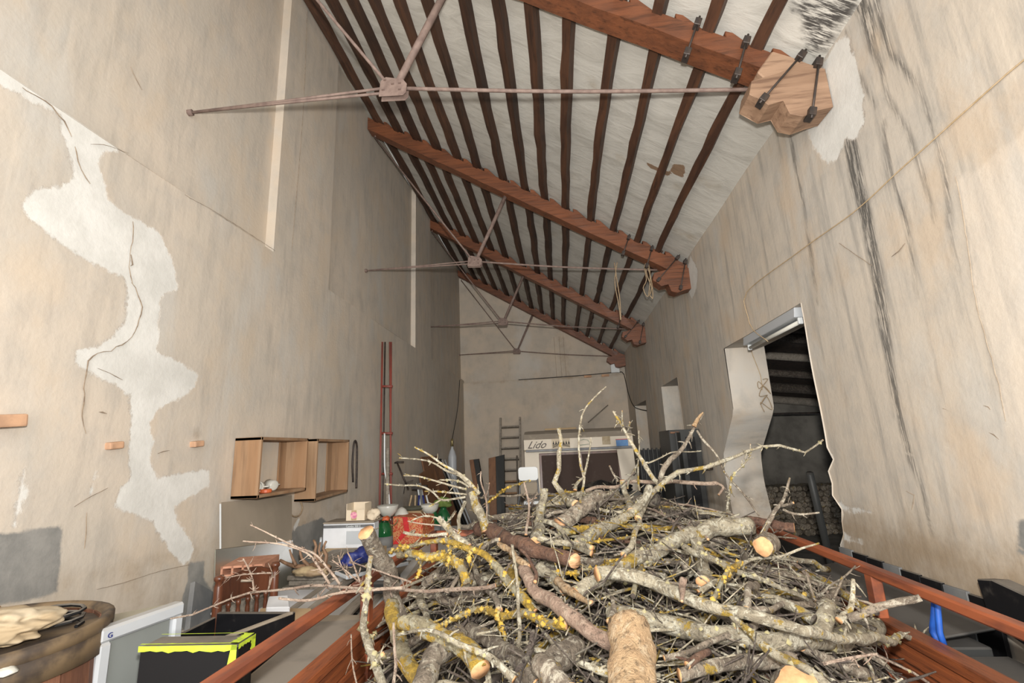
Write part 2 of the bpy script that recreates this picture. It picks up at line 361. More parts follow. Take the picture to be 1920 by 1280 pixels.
def wgrid(ys, zs, X, flip=False):
    """vertical sheet at X (number or function of Y,Z)"""
    Yg, Zg = np.meshgrid(ys, zs, indexing='ij'); Xg = X(Yg, Zg) if callable(X) else np.full(Yg.shape, X)
    G = np.stack([Xg, Yg, Zg], -1); return G[::-1] if flip else G
def put_attr(me, name, val):
    a = me.attributes.new(name, 'FLOAT', 'POINT'); a.data.foreach_set('value', np.asarray(val, np.float32))
def struct(name, me, mat, parent=None, **k):
    o = link(name, me, mat, parent, world=True)
    if parent is None: o['kind'] = 'structure'
    return o
def keep_world(name, me, mat):       # origin left at the world origin
    me.materials.append(mat); o = bpy.data.objects.new(name, me); C.objects.link(o); o['kind'] = 'structure'; return o
def pxX(L, X): return [tuple(atX(px, py, X)[1:]) for px, py in L]

# left wall
near = np.arange(Y0, 5.5, .022); far = np.arange(5.5, YB+.05, .08); far = np.append(far, YB+.12); ysl = np.concatenate([near, far])
zl = np.linspace(0, ZL, 150); zu = np.linspace(ZL, 6.27, 90)
def wav(a): return lambda Y, Z: a+.006*np.sin(Y*1.3+Z*.9)+.004*np.sin(Y*3.1-Z*2.3)
ledge = np.stack([np.stack([np.full(ysl.shape, x), ysl, np.full(ysl.shape, ZL)], -1) for x in (XL, XU)], 1)
me, V = grid_me([wgrid(ysl, zl, wav(XL), True), wgrid(ysl, zu, XU, True), ledge])
Yv, Zv = V[:, 1], V[:, 2]; low = V[:, 0] > XL-.04
patch = [(-60, 85), (0, 122), (60, 158), (110, 187), (150, 215), (185, 248), (242, 290), (205, 283), (185, 300), (200, 340), (208, 375), (240, 400), (300, 435), (325, 490), (333, 540), (302, 560), (298, 600), (297, 662), (330, 672), (372, 700), (368, 725), (340, 745), (300, 765), (283, 790), (290, 830), (283, 870), (300, 897), (340, 885), (396, 880), (394, 912), (362, 930), (330, 950), (342, 985), (366, 1022), (362, 1050), (340, 1058), (308, 1015), (285, 975), (250, 962), (214, 950), (222, 920), (245, 900), (243, 850), (246, 790), (244, 742), (210, 720), (165, 697), (138, 682), (145, 655), (180, 650), (213, 630), (235, 600), (235, 575), (240, 555), (234, 520), (180, 497), (130, 467), (85, 432), (50, 402), (43, 377), (75, 355), (120, 343), (142, 338), (136, 300), (120, 250), (113, 215), (70, 195), (20, 170), (-60, 120)]
pa = poly_sdf(Yv, Zv, pxX(patch, XL))
for L, wd in (([(47, 875), (44, 920), (36, 950), (28, 992)], [.01, .035, .02, .01]), ([(182, 875), (178, 905), (170, 930)], [.012, .012, .004]), ([(560, 975), (552, 990)], [.04, .04])):
    pa = np.maximum(pa, line_sdf(Yv, Zv, pxX(L, XL), wd))
put_attr(me, 'patch', np.where(low, pa, -1))
ce = poly_sdf(Yv, Zv, pxX([(-80, 1010), (120, 983), (117, 1040), (112, 1110), (60, 1125), (-80, 1150)], XL))
ce = np.maximum(ce, poly_sdf(Yv, Zv, pxX([(356, 1052), (386, 1050), (384, 1085), (405, 1115), (405, 1260), (340, 1260), (343, 1120), (353, 1090)], XL)))
ce = np.maximum(ce, poly_sdf(Yv, Zv, pxX([(548, 985), (605, 965), (640, 1000), (640, 1100), (540, 1100), (540, 1010)], XL))-.02)
put_attr(me, 'cement', np.where(low, ce, -1))
dirt = np.clip((1.62-Zv)/.5, 0, .55)*np.where((Yv > 1.2), 1, .4)+.35*np.exp(-((Yv-3.3)/.6)**2-((Zv-2.02)/.06)**2)+.3*np.exp(-((Yv-4.6)/.5)**2-((Zv-2.0)/.05)**2)
for q, r0 in (((210, 850), .09), ((370, 815), .07), ((325, 875), .06)):
    p = atX(*q, XL); dirt += .45*np.exp(-((Yv-p.y)**2+(Zv-p.z)**2)/r0**2)
put_attr(me, 'dirt', np.where(low, dirt, 0)); put_attr(me, 'light', np.full(len(V), -1.)); put_attr(me, 'soot', np.full(len(V), -1.))
wl = keep_world('wall_left', me, M['wall_l'])
for i, (a, b) in enumerate(((3.37, 4.3), (7.2, 8.12))):
    G = []; xs = (XU+.005, XL)
    zz = np.linspace(ZL-.002, 6.27, 60)
    G = [wgrid(np.linspace(a, b, 30), zz, XL, True)]
    for yy, fl2 in ((a, 1), (b, 0)):
        Xg, Zg = np.meshgrid(np.linspace(XU-.01, XL, 3), zz, indexing='ij'); g = np.stack([Xg, np.full(Xg.shape, yy), Zg], -1); G.append(g if fl2 else g[::-1])
    me, V = grid_me(G); me.materials.append(M['wall_l'])
    for an in ('patch', 'cement', 'light', 'soot'): put_attr(me, an, np.full(len(V), -1.))
    put_attr(me, 'dirt', np.zeros(len(V)))
    o = bpy.data.objects.new('pilaster', me); C.objects.link(o); o.parent = wl
def ribbon(name, pts, wd, X, m, parent, s=1, th=.003):
    """thin raised strip along a polyline on a wall plane"""
    pts = spline([Vector((0, y, z)) for y, z in pts], .03); V = []; Fc = []; k = len(pts)
    for i, p in enumerate(pts):
        t = (pts[min(i+1, k-1)]-pts[max(i-1, 0)]).normalized(); nn = Vector((0, -t.z, t.y)); ww = wd*.55*(.25+random.random()*1.0)*(1 if 0 < i < k-1 else .2)/2
        j = Vector((0, random.gauss(0, wd*.35), random.gauss(0, wd*.35)))
        for q in (p+j+nn*ww, p+j-nn*ww): V.append((X, q.y, q.z)); V.append((X+s*th, q.y, q.z))
    for i in range(k-1):
        a = 4*i; b = a+4; Fc += [(a+1, a+3, b+3, b+1), (a, a+1, b+1, b), (a+3, a+2, b+2, b+3)]
    me = pydata(V, Fc); me.materials.append(m); o = bpy.data.objects.new(name, me); C.objects.link(o); o.parent = parent; return o
M['crack'] = simple('crack_shadowed_mortar', (.33, .26, .19), (.20, .15, .11), 30, .95, bump=0)
M['cracklt'] = simple('crack_lip_mortar', (.40, .33, .25), (.3, .24, .18), 30, .95, bump=0)
for L, wd in (([(38, 165), (95, 198), (122, 232), (132, 255)], .012), ([(138, 275), (150, 318), (168, 345)], .007), ([(168, 270), (205, 275), (240, 288)], .004), ([(248, 415), (246, 452), (240, 500), (246, 530)], .006), ([(244, 480), (242, 500)], .022), ([(246, 530), (263, 565), (256, 610), (237, 640), (205, 655), (172, 668), (160, 690), (156, 740), (152, 780), (158, 812)], .009), ([(180, 690), (215, 705), (228, 712)], .004), ([(160, 960), (160, 1000), (155, 1030)], .005), ([(200, 915), (160, 935), (138, 950)], .003), ([(180, 1105), (230, 1092), (300, 1070), (355, 1058)], .003), ([(345, 365), (420, 408), (515, 470)], .004), ([(185, 773), (197, 775)], .012), ([(295, 848), (315, 845)], .012)):
    ribbon('crack', pxX(L, XL), wd, XL+.004, M['crack'], wl)
for L in ([(575, 20), (568, 200), (552, 400), (546, 470)], [(243, 125), (265, 170)], [(420, 1000), (425, 1040)]): ribbon('crack', pxX(L, XL if L[0][0] == 575 else XU), .004, (XL if L[0][0] == 575 else XU)+.003, M['crack'], wl)

# right wall with three openings
D1 = lambda z: np.interp(z, [0, 1.1, 1.45, 1.7, 2.08, 2.12, 2.68], [4.86, 4.86, 4.95, 4.93, 4.5, 4.48, 4.48])
def D0(z): return 3.05+np.where(z < 1.75, .035*np.sin(z*17)+.02*np.sin(z*43)+.025*np.clip(1.5-z, 0, 1), .006*np.sin(z*9))
OPEN = [(D0, D1, 2.67), (lambda z: 6.33+0*z, lambda z: 7.36+0*z, 2.67), (lambda z: 8.75+0*z, lambda z: 10.05+0*z, 2.6)]
def rwall(X, fine, flip, zt=3.95):
    out = []; z_cuts = [0, 2.6, 2.67, zt]
    for z0, z1 in zip(z_cuts[:-1], z_cuts[1:]):
        nz = max(2, int((z1-z0)/(.022 if fine else .1))+1); zs = np.linspace(z0, z1, nz)
        edges = [lambda z: Y0+0*z]
        for a, b, t in OPEN:
            if t > z0+.01: edges += [a, b]
        edges.append(lambda z: YB+0*z)
        for i in range(0, len(edges), 2):
            a, b = edges[i](zs), edges[i+1](zs); ln = float((b-a).max()); dy = .022 if (fine and a.min() < 4) else .08
            if not fine: dy = .3
            u = np.linspace(0, 1, max(2, int(ln/dy)+1))
            Yg = a[None, :]+(b-a)[None, :]*u[:, None]; Zg = np.broadcast_to(zs[None, :], Yg.shape)
            Xg = np.full(Yg.shape, X)+(.006*np.sin(Yg*1.7+Zg)+.004*np.sin(Yg*3.7-Zg*2) if fine else 0)
            G = np.stack([Xg, Yg, Zg], -1); out.append(G if flip else G[::-1])
    return out
pcs = rwall(XR, True, True)+rwall(XI, False, False)
for a, b, t in OPEN:
    zs = np.linspace(0, t, 40); us = np.linspace(XR, XI, 6)
    for fn, fp in ((a, 0), (b, 1)):
        Xg, Zg = np.meshgrid(us, zs, indexing='ij'); Yg = np.broadcast_to(fn(zs)[None, :], Xg.shape); G = np.stack([Xg, Yg, Zg], -1); pcs.append(G if fp else G[::-1])
    Xg, Ug = np.meshgrid(us, np.linspace(0, 1, 12), indexing='ij'); ya, yb = float(a(np.array([t]))[0]), float(b(np.array([t]))[0])
    pcs.append(np.stack([Xg, ya+(yb-ya)*Ug, np.full(Xg.shape, t)], -1))
me, V = grid_me(pcs); Yv, Zv = V[:, 1], V[:, 2]; front = V[:, 0] < XR+.03
pa = poly_sdf(Yv, Zv, pxX([(1562, 85), (1585, 60), (1600, 110), (1617, 180), (1616, 232), (1602, 262), (1582, 262), (1568, 300), (1547, 306), (1524, 280), (1506, 235), (1530, 200), (1548, 160), (1540, 120)], XR))
pa = np.maximum(pa, poly_sdf(Yv, Zv, pxX([(1290, 545), (1285, 515), (1296, 480), (1310, 505), (1308, 540), (1298, 560)], XR)))
for L, wd in (([(1568, 945), (1590, 955), (1640, 962)], [.05, .03, .005]), ([(1580, 1005), (1600, 1012), (1630, 1020)], [.04, .02, .005])): pa = np.maximum(pa, line_sdf(Yv, Zv, pxX(L, XR), wd))
put_attr(me, 'patch', np.where(front, pa, -1))
so = np.full(len(V), -1.)
for L, wd in (([(1590, 268), (1603, 330), (1620, 400), (1640, 500), (1658, 600), (1670, 680), (1678, 780)], [.11, .11, .10, .085, .08, .06, .01]),
              ([(1600, -10), (1625, 30), (1632, 90), (1650, 130)], [.1, .09, .05, .03]), ([(1650, 130), (1660, 180), (1700, 245), (1728, 330), (1750, 410)], [.03, .025, .02, .02, .01]),
              ([(1640, -10), (1655, 60), (1668, 100), (1720, 160), (1750, 250), (1772, 320), (1780, 420), (1800, 520)], [.05, .04, .03, .03, .02, .025, .02, .01]),
              ([(1475, 215), (1488, 300), (1505, 380), (1520, 480), (1532, 570)], [.03, .045, .035, .03, .01]),
              ([(1650, 600), (1672, 690), (1690, 780), (1710, 860), (1735, 920), (1750, 1000)], [.05, .06, .05, .05, .03, .01]), ([(1655, 230), (1665, 320), (1700, 420), (1720, 560)], [.02, .03, .03, .01]),
              ([(1585, 60), (1600, 130), (1640, 200)], [.03, .03, .01]), ([(1500, 700), (1520, 760), (1535, 860)], [.01, .02, .01])):
    so = np.maximum(so, line_sdf(Yv, Zv, pxX(L, XR), wd))
put_attr(me, 'soot', np.where(front, so, -1))
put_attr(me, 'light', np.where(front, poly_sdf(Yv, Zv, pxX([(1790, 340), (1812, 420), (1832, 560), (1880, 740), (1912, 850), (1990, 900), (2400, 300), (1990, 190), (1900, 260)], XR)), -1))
ce = poly_sdf(Yv, Zv, pxX([(1912, 975), (1960, 960), (1960, 1050), (1912, 1040)], XR)); put_attr(me, 'cement', np.where(front, ce, -1))
dirt = np.clip((1.66-Zv)/.32, 0, 1)*np.where(front & (Yv < 3.06), 1, .45)*.85+.3*np.exp(-((Yv-5.2)/.5)**2-((Zv-1.2)/.4)**2)
dirt = np.where(Zv < 1.2, .35, dirt)+.25*np.exp(-((Zv-1.93)/.02)**2)*(Yv < 3.1)
put_attr(me, 'dirt', dirt)
wr = keep_world('wall_right', me, M['wall_r'])
for L, wd, mm in (([(1700, 455), (1688, 470), (1675, 480)], .006, 'crack'), ([(1575, 455), (1610, 480), (1638, 498)], .003, 'crack'), ([(1760, 770), (1788, 772)], .012, 'crack'), ([(1775, 775), (1777, 788)], .010, 'cracklt'), ([(1850, 760), (1862, 768)], .01, 'crack'), ([(1858, 810), (1877, 822)], .008, 'crack'), ([(1700, 920), (1718, 930), (1712, 955)], .012, 'cracklt'), ([(1795, 330), (1812, 420), (1832, 560), (1870, 700), (1890, 790)], .004, 'cracklt')):
    ribbon('crack', pxX(L, XR), wd, XR-.004, M[mm], wr, -1)
M['redmark'] = simple('red_chalk_mark', (.5, .08, .06), (.62, .4, .34), 30, .9, bump=0)
for L in ([(1874, 845), (1880, 852), (1888, 853)], [(1876, 850), (1884, 858)], [(1836, 912), (1844, 918)]): ribbon('chalk_mark', pxX(L, XR), .01, XR-.004, M['redmark'], wr, -1, .001)
# back wall: lower part thicker, thin ledge at the break
xs = np.linspace(XU, XI, 60)
def bgrid(z0f, z1f, Y, n=40):
    G = np.zeros((len(xs), n, 3))
    for i, x in enumerate(xs): z0, z1 = z0f(x), z1f(x); G[i, :, 0] = x; G[i, :, 1] = Y; G[i, :, 2] = np.linspace(z0, z1, n)
    return G
zb = lambda x: 3.40+.005*math.sin(x*5)
me, V = grid_me([bgrid(lambda x: 0, zb, YB), bgrid(zb, lambda x: zc(x)+.05, YB+.07), np.stack([np.stack([xs, np.full(xs.shape, y), np.array([zb(x) for x in xs])], -1) for y in (YB, YB+.07)], 1)])
for an in ('patch', 'cement', 'light', 'soot'): put_attr(me, an, np.full(len(V), -1.))
put_attr(me, 'dirt', .28+.3*np.exp(-((V[:, 2]-3.4)/.05)**2)+.25*np.exp(-((V[:, 0]-.2)/.2)**2)*(V[:, 2] > 3.4))
wb = keep_world('wall_back', me, M['wall_b'])
# ceiling
ys = np.linspace(Y0, YB+.08, 420); xc = np.linspace(XU-.02, XR+.35, 120)
Xg, Yg = np.meshgrid(xc, ys, indexing='ij'); G = np.stack([Xg, Yg, 3.87+.625*(1.555-Xg)+.01*np.sin(Yg*2.2)*np.cos(Xg*3)], -1)
me, V = grid_me([G])
def ceilpx(px, py):
    r = ray(px, py); t = (3.87+.625*1.555-H)/(r[2]+.625*r[0]); return (r[0]*t, r[1]*t)
put_attr(me, 'soot', poly_sdf(V[:, 0], V[:, 1], [ceilpx(*p) for p in [(1478, 18), (1500, -30), (1680, -60), (1600, 45), (1560, 95), (1520, 105), (1490, 70)]]))
ba = poly_sdf(V[:, 0], V[:, 1], [ceilpx(*p) for p in [(1262, 305), (1287, 308), (1281, 332), (1255, 322)]])
ba = np.maximum(ba, poly_sdf(V[:, 0], V[:, 1], [ceilpx(*p) for p in [(1212, 303), (1258, 322), (1255, 330), (1215, 312)]])); put_attr(me, 'bare', ba)
keep_world('ceiling', me, M['ceil'])
o = box('floor', (1.5, 5, -.05), (8.2, 13, .1), M['concrete'], bev=0); o['kind'] = 'structure'

# ------------------------------------------------------------------ roof timbers
PX = [1.28, 1.04, .78, .53, .27, .0, -.23, -.47, -.79, -1.05, -1.33, -1.58, -1.82, -2.10]
TY = [2.46, 5.33, 8.18, 10.9]
SL = math.atan(.625); ca, sa = math.cos(SL), math.sin(SL)
bays = [(Y0, TY[0], 'above the first roof beam'), (TY[0], TY[1], 'between first and second beams'), (TY[1], TY[2], 'between second and third beams'), (TY[2], YB, 'beyond the third beam')]
def purlin(x, y0, y1, label, group):
    n = max(6, int((y1-y0)/.22)); V = []; Fc = []
    wob = random.uniform(-.015, .015); h0 = .085
    for i in range(n+1):
        t = i/n; y = y0+(y1-y0)*t; xx = x+wob*math.sin(t*3)+random.gauss(0, .003); ztop = zc(xx)+.012; wd = .036+random.gauss(0, .0025); hh = h0+random.gauss(0, .005)
        for du, dv in ((-wd, 0), (-wd*.9, -hh), (wd*.9, -hh), (wd, 0)):
            V.append((xx+du*ca+dv*sa, y, ztop-du*sa+dv*ca))
    for i in range(n):
        for j in range(4): Fc.append((i*4+j, (i+1)*4+j, (i+1)*4+(j+1) % 4, i*4+(j+1) % 4))
    Fc += [(0, 1, 2, 3), (n*4+3, n*4+2, n*4+1, n*4)]
    return tag(link('roof_purlin', pydata(V, Fc), M['purlin']), label, 'roof timber', group)
for b, (y0, y1, nm) in enumerate(bays):
    for i, x in enumerate(PX):
        if b == 0 and x < -.3: continue          # behind the picture's edge
        dx = random.uniform(-.02, .02)
        purlin(x+dx, y0, y1+.07, 'dark purlin, %s from the right wall, %s' % (ordn(i), nm), 'purlins '+nm)
M_clamp = M['dark_iron']
for k, Y in enumerate(TY):
    w2 = .075
    t = thing('roof_truss', ['thick red-brown sloping roof beam with iron tie rods, nearest the camera', 'second sloping red-brown roof beam, loose rope hanging on its rod', 'third sloping roof beam, halfway to the back wall', 'last sloping roof beam, thin and dark against the back wall'][k], 'roof beam', (0, Y, 3.5), 0, 'roof beams on tie rods')
    # beam: rectangle following the slope, faces slightly hewn
    V = []; Fc = []; n = 26; x0, x1 = XU+.02, 1.545 
    for i in range(n+1):
        x = x0+(x1-x0)*i/n; zt = zc(x)-.075; th = (.135 if k == 0 else .172)+random.gauss(0, .002)
        if k == 3: th = .15
        for dy, dz in ((-w2, 0), (-w2, -th), (w2, -th), (w2, 0)): V.append((x, Y+dy+random.gauss(0, .002), zt+dz))
    for i in range(n):
        for j in range(4): Fc.append((i*4+j, i*4+(j+1) % 4, (i+1)*4+(j+1) % 4, (i+1)*4+j))
    Fc += [(3, 2, 1, 0), (n*4, n*4+1, n*4+2, n*4+3)]
    o = link('beam', pydata(V, Fc), M['beam'], t, True)
    for x in PX:
        if k == 0 and x < -.4: continue
        z = zc(x)-.075; L = .17; hh = .062; xa = x+.045
        p = [(xa, Y-w2+.012, zc(xa)-.08), (xa, Y-w2+.012, zc(xa)-.02), (xa+L*.25, Y-w2+.012, zc(xa+L*.25)-.012), (xa+L, Y-w2+.012, zc(xa+L)-.08)]
        prism('wedge', p, (0, 2*w2-.024, 0), M['beam'], t, .004)
    # corbel: stepped timber on the right wall
    cm = M['beam_pale'] if k == 0 else M['beam']; yc = Y-w2-.012
    pf = [(1.17, 3.775), (1.145, 3.69), (1.20, 3.65), (1.235, 3.612), (1.315, 3.63), (1.335, 3.545), (1.40, 3.52), (1.48, 3.55), (1.56, 3.56), (1.56, 3.80), (1.45, 3.86), (1.32, 3.80)]
    if k: pf = [(a, b-.045) for a, b in pf]
    if k == 3: pf = [(a, b+.06) for a, b in pf]
    prism('corbel', [(a, yc, b) for a, b in pf], (0, 2*w2+.01, 0), cm, t, .003)
    if k == 0:   # repaired pale end of the beam over the corbel
        prism('beam_end', [(1.21, yc+.004, 3.83), (1.31, yc+.004, 3.955), (1.40, yc+.004, 3.90), (1.555, yc+.004, 3.80), (1.555, yc+.004, 3.7), (1.26, yc+.004, 3.76)], (0, 2*w2+.03, 0), M['beam_pale'], t, .006)
    # tie rods, node plate, struts
    yr = Y+.02; A = Vector((XU+.0, yr, 4.075)); N = Vector((-.905, yr, 4.075)); B = Vector((1.20, yr, 3.80 if k else 3.80)); r = .0115
    if k == 3: B.z = 3.83
    for z2 in (-.018, .018): tube('tie_rod', [A, A.lerp(N, .5)+Vector((0, 0, z2*.4)), N+Vector((-.05, 0, z2))], r*.75, M['iron'], t)
    for z2 in (0,): tube('tie_rod', [N+Vector((.06, 0, 0)), N.lerp(B, .5)+Vector((0, 0, -.012)), B+Vector((.03, 0, 0))], r, M['iron'], t, step=.2)
    tube('wall_anchor', [A+Vector((-.01, 0, 0)), A+Vector((.025, 0, 0))], .022, M['iron'], t, 6)
    S1 = Vector((-.50, yr, zc(-.50)-.24)); tube('strut', [N+Vector((.03, 0, .05)), S1], .022, M['iron'], t, r2=.026)
    S2 = Vector((-2.20, yr, zc(-2.2)-.28)); 
    for dy in ((-.018, .018) if k else (0,)): tube('tie_rod', [N+Vector((-.05, dy, .06)), S2+Vector((0, dy, 0))], .010, M['iron'], t)
    tube('hanger_hook', [S2, S2+Vector((.01, 0, .05)), S2+Vector((.05, 0, .07)), S2+Vector((.05, 0, .12))], .009, M['iron'], t)
    for dy in (-.022, .022):
        pl = prism('node_plate', [(-.995, yr+dy, 4.02), (-.985, yr+dy, 4.13), (-.95, yr+dy, 4.155), (-.84, yr+dy, 4.125), (-.815, yr+dy, 4.09), (-.82, yr+dy, 4.03), (-.84, yr+dy, 4.01)], (0, .008, 0), M['iron'], t, .002)
        if dy < 0:
            for bx, bz in ((-.955, 4.125), (-.965, 4.055), (-.905, 4.09), (-.86, 4.09), (-.86, 4.045)):
                link('bolt', lathe_me([(0, -.006), (.009, -.006), (.009, .004), (0, .004)], 8), M['iron'], pl).location = (bx-pl.location.x, -.008, bz-pl.location.z-3.5)
    # clamps
    if k < 3:
        cl = [((.93, 4.19), (.85, 4.0)), ((1.175, 4.03), (1.10, 3.83)), ((1.45, 3.895), (1.215, 3.65)), ((1.525, 3.84), (1.44, 3.54))]
        for (a, b), (c, d) in cl[(0 if k < 2 else 1):]:
            yf = Y-w2-.032; P1, P2 = Vector((a, yf, b)), Vector((c, yf, d)); D = (P2-P1).normalized()
            c0 = tube('clamp_rod', [P1-D*.03, P2+D*.05], .0065, M['dark_iron'], t, 6)
            for P in (P1, P2):
                pr = Vector((D.z, 0, -D.x)); u = .018
                prism('clamp_plate', [P-D*.012-pr*u+Vector((0, -.012, 0)), P+D*.035-pr*u+Vector((0, -.012, 0)), P+D*.035+pr*u+Vector((0, -.012, 0)), P-D*.012+pr*u+Vector((0, -.012, 0))], (0, .055 if k else .07, 0), M['dark_iron'], t, .002)
# rope loops hanging on second truss rod
def rope(name, pts, r, m, label, cat, **k): return tag(tube(name, pts, r, m, None, 6, step=.03), label, cat, **k)
y = TY[1]+.02
rope('rope', [atY(1157, 492, y-.02), atY(1153, 530, y-.03), atY(1160, 570, y-.05), atY(1164, 600, y-.05), atY(1162, 560, y-.06), atY(1156, 520, y-.05), atY(1152, 492, y-.02)], .006, M['rope'], 'single long straw-coloured rope hanging from the second tie rod', 'rope')
rope('rope', [atY(*p, y-.03) for p in [(1210, 494), (1213, 515), (1222, 540), (1218, 553), (1224, 560), (1222, 530), (1214, 500), (1208, 498), (1212, 525), (1206, 540), (1215, 556), (1219, 520), (1216, 494)]], .006, M['rope'], 'tangled loops of rope hanging beside the second beam end', 'rope')

# ------------------------------------------------------------------ room beyond the doorway
o = box('wall_far', (4.2, YB+.06, 2), (4.6, .1, 4), M['concrete'], bev=0); o['kind'] = 'structure'
o = box('wall_far_right', (6.3, 5, 2), (.1, 12.4, 4), M['concrete'], bev=0); o['kind'] = 'structure'
o = box('wall_near', (4.1, -1.2, 2.2), (4.5, .1, 4.6), M['concrete'], bev=0); o['kind'] = 'structure'
o = box('wall_left_end', (-2.26, -2.2, 3.1), (.1, 2.4, 6.2), M['concrete'], bev=0); o['kind'] = 'structure'
o = box('wall_right_end', (1.75, -2.2, 2), (.3, 2.4, 4), M['concrete'], bev=0); o['kind'] = 'structure'
def z2(y): return 2.72+(YB-y)*.22
o = hexa('roof_beyond', [(XI, YB, z2(YB)+.35), (6.3, YB, z2(YB)-.25), (6.3, -1.2, z2(-1.2)-.25), (XI, -1.2, z2(-1.2)+.35)], [(XI, YB, z2(YB)+.42), (6.3, YB, z2(YB)-.18), (6.3, -1.2, z2(-1.2)-.18), (XI, -1.2, z2(-1.2)+.42)], M['dark_iron'], None, 0); o['kind'] = 'structure'
for i in range(9):
    yy = 10.7-i*.72
    tag(tube('roof_log', [(XI+.02, yy, z2(yy)+.22), (4.1, yy+random.uniform(-.05, .05), z2(yy)-.08), (6.25, yy, z2(yy)-.36)], .075+random.uniform(-.015, .02), M['greywood'] if i % 3 == 0 else M['bark_dark'], n=10, rough=.06, step=.3), 'dark round roof log beyond the doorway, %s from the far end' % ordn(i), 'roof timber', 'roof logs beyond the doorway')
pile_t = thing('log_stack', 'dark stack of cut firewood rounds at the far end beyond the doorway', 'firewood', (4.9, 10.5, 0))
lm = lathe_me([(0, -.01), (.05, -.01), (.058, 0), (.058, .5), (0, .5)], 9); lm.materials.append(M['bark']); lm.materials.append(M['splinter'])
k = 0
for j in range(9):
    for i in range(26):
        r0 = .85+random.random()*.3; hx = 3.35+i*.108+(j % 2)*.054; 
        if j*.1 > .95-.25*abs((i-13)/13)**2: continue
        o = bpy.data.objects.new('log', lm); C.objects.link(o); o.parent = pile_t
        o.location = (hx-4.9, random.uniform(-.06, .04)-.35, .06+j*.1); o.rotation_euler = (-math.pi/2, random.random()*6, 0); o.scale = (r0, r0, 1); k += 1
tag(tube('long_pipe', [(XI+.12, 4.3, 1.55), (XI+.35, 4.7, .8), (XI+.6, 5.2, .02)], .03, M['darkgrey']), 'dark bundle of pipes leaning inside the doorway', 'pipe')
tag(tube('tie_bar', [(XI, 9.2, 2.33), (6.25, 9.2, 2.20)], .018, M['dark_iron']), 'thin dark iron bar crossing the room beyond the doorway', 'bar')

# ------------------------------------------------------------------ small things on the walls
def niche(label, y0, y1, z0, z1, proud, skew=0):
    """open wooden box frame let into the left wall"""
    t = thing('wooden_box_frame', label, 'box', (XL, (y0+y1)/2, z0)); d = .14; th = .022; xa = XL-.0; xb = XL+proud
    P = lambda x, y, z: Vector((x, y, z))
    def side(n, a, b, ex): return hexa(n, [P(xa, a[0], a[1]), P(xb, a[0], a[1]), P(xb, b[0], b[1]), P(xa, b[0], b[1])], [P(xa, a[0]+ex[0], a[1]+ex[1]), P(xb, a[0]+ex[0], a[1]+ex[1]), P(xb, b[0]+ex[0], b[1]+ex[1]), P(xa, b[0]+ex[0], b[1]+ex[1])], M['oldwood'], t, .003)
    side('side_board', (y0, z0), (y0, z1), (th, 0)); side('side_board', (y1, z0-skew), (y1, z1), (-th, 0))
    side('top_board', (y0, z1), (y1, z1), (0, -th)); side('bottom_board', (y0, z0), (y1, z0-skew), (0, th))
    hexa('back_strip', [P(XL+.006, y0+th, z0+th), P(XL+.02, y0+th, z0+th), P(XL+.02, y0+th+.07, z0+th), P(XL+.006, y0+th+.07, z0+th)], [P(XL+.006, y0+th, z1-th), P(XL+.02, y0+th, z1-th), P(XL+.02, y0+th+.07, z1-th), P(XL+.006, y0+th+.07, z1-th)], M['oldwood'], t, .002)
    hexa('back_strip', [P(XL+.006, y1-th-.09, z0+th), P(XL+.02, y1-th-.09, z0+th), P(XL+.02, y1-th, z0+th), P(XL+.006, y1-th, z0+th)], [P(XL+.006, y1-th-.09, z1-th), P(XL+.02, y1-th-.09, z1-th), P(XL+.02, y1-th, z1-th), P(XL+.006, y1-th, z1-th)], M['oldwood'], t, .002)
    return t
niche('weathered wooden box frame on the left wall, nearer of two, mugs inside', 3.10, 3.72, 1.60, 2.0, .19)
niche('weathered wooden box frame on the left wall, farther of two, empty', 3.88, 4.50, 1.50, 2.0, .18, -.02)
def mug(x, y, z, label, rot):
    t = thing('mug', label, 'mug', (x, y, z)); bm = lathe_me([(.028, 0), (.036, .004), (.038, .075), (.034, .075), (.032, .01), (0, .01)], 18)
    o = link('cup', bm, M['opal'], t, False, True); h = tube('handle', [(.036, 0, .06), (.062, 0, .055), (.064, 0, .03), (.036, 0, .02)], .005, M['opal'], t, 6, False, step=.01); t.rotation_euler = rot; return t
mug(-2.12, 3.28, 1.662, 'white mug lying on its side in the nearer wall box', (1.5, 0, .3)); mug(-2.10, 3.42, 1.66, 'white mug tipped over behind the other mug in the wall box', (-1.45, 0, 1.2))
tag(link('pink_disc', lathe_me([(0, 0), (.035, 0), (.04, .005), (.04, .02), (.036, .026), (0, .026)], 16, (-2.06, 3.25, 1.623)), M['orange']), 'small salmon pink lid in the nearer wall box below the mugs', 'lid')
for L, lab in (([(-12, 790)], 'brick stub sticking out of the left wall at the picture edge'), ([(211, 835)], 'brick stub sticking out of the wall left of the white patch'), ([(367, 832)], 'brick stub sticking out of the wall right of the white patch')):
    p = atX(*L[0], XL); sz = (.10, .12, .05) if L[0][0] < 0 else (.05, .075, .035)
    tag(link('brick_stub', boxme((XL+sz[0]/2-.02, p.y, p.z), sz, Matrix.Rotation(.1, 3, 'X'), .008, 2), M['brickdust']), lab, 'brick')
pts = [atX(*p, XL+.05) for p in [(662, 903), (661, 870), (663, 836), (666, 826), (669, 836), (669, 870), (668, 915)]]
tag(tube('bent_rod', pts, .011, M['dark_iron'], None, 8, step=.02), 'black iron rod bent into a narrow hook shape hanging on the left wall', 'rod')
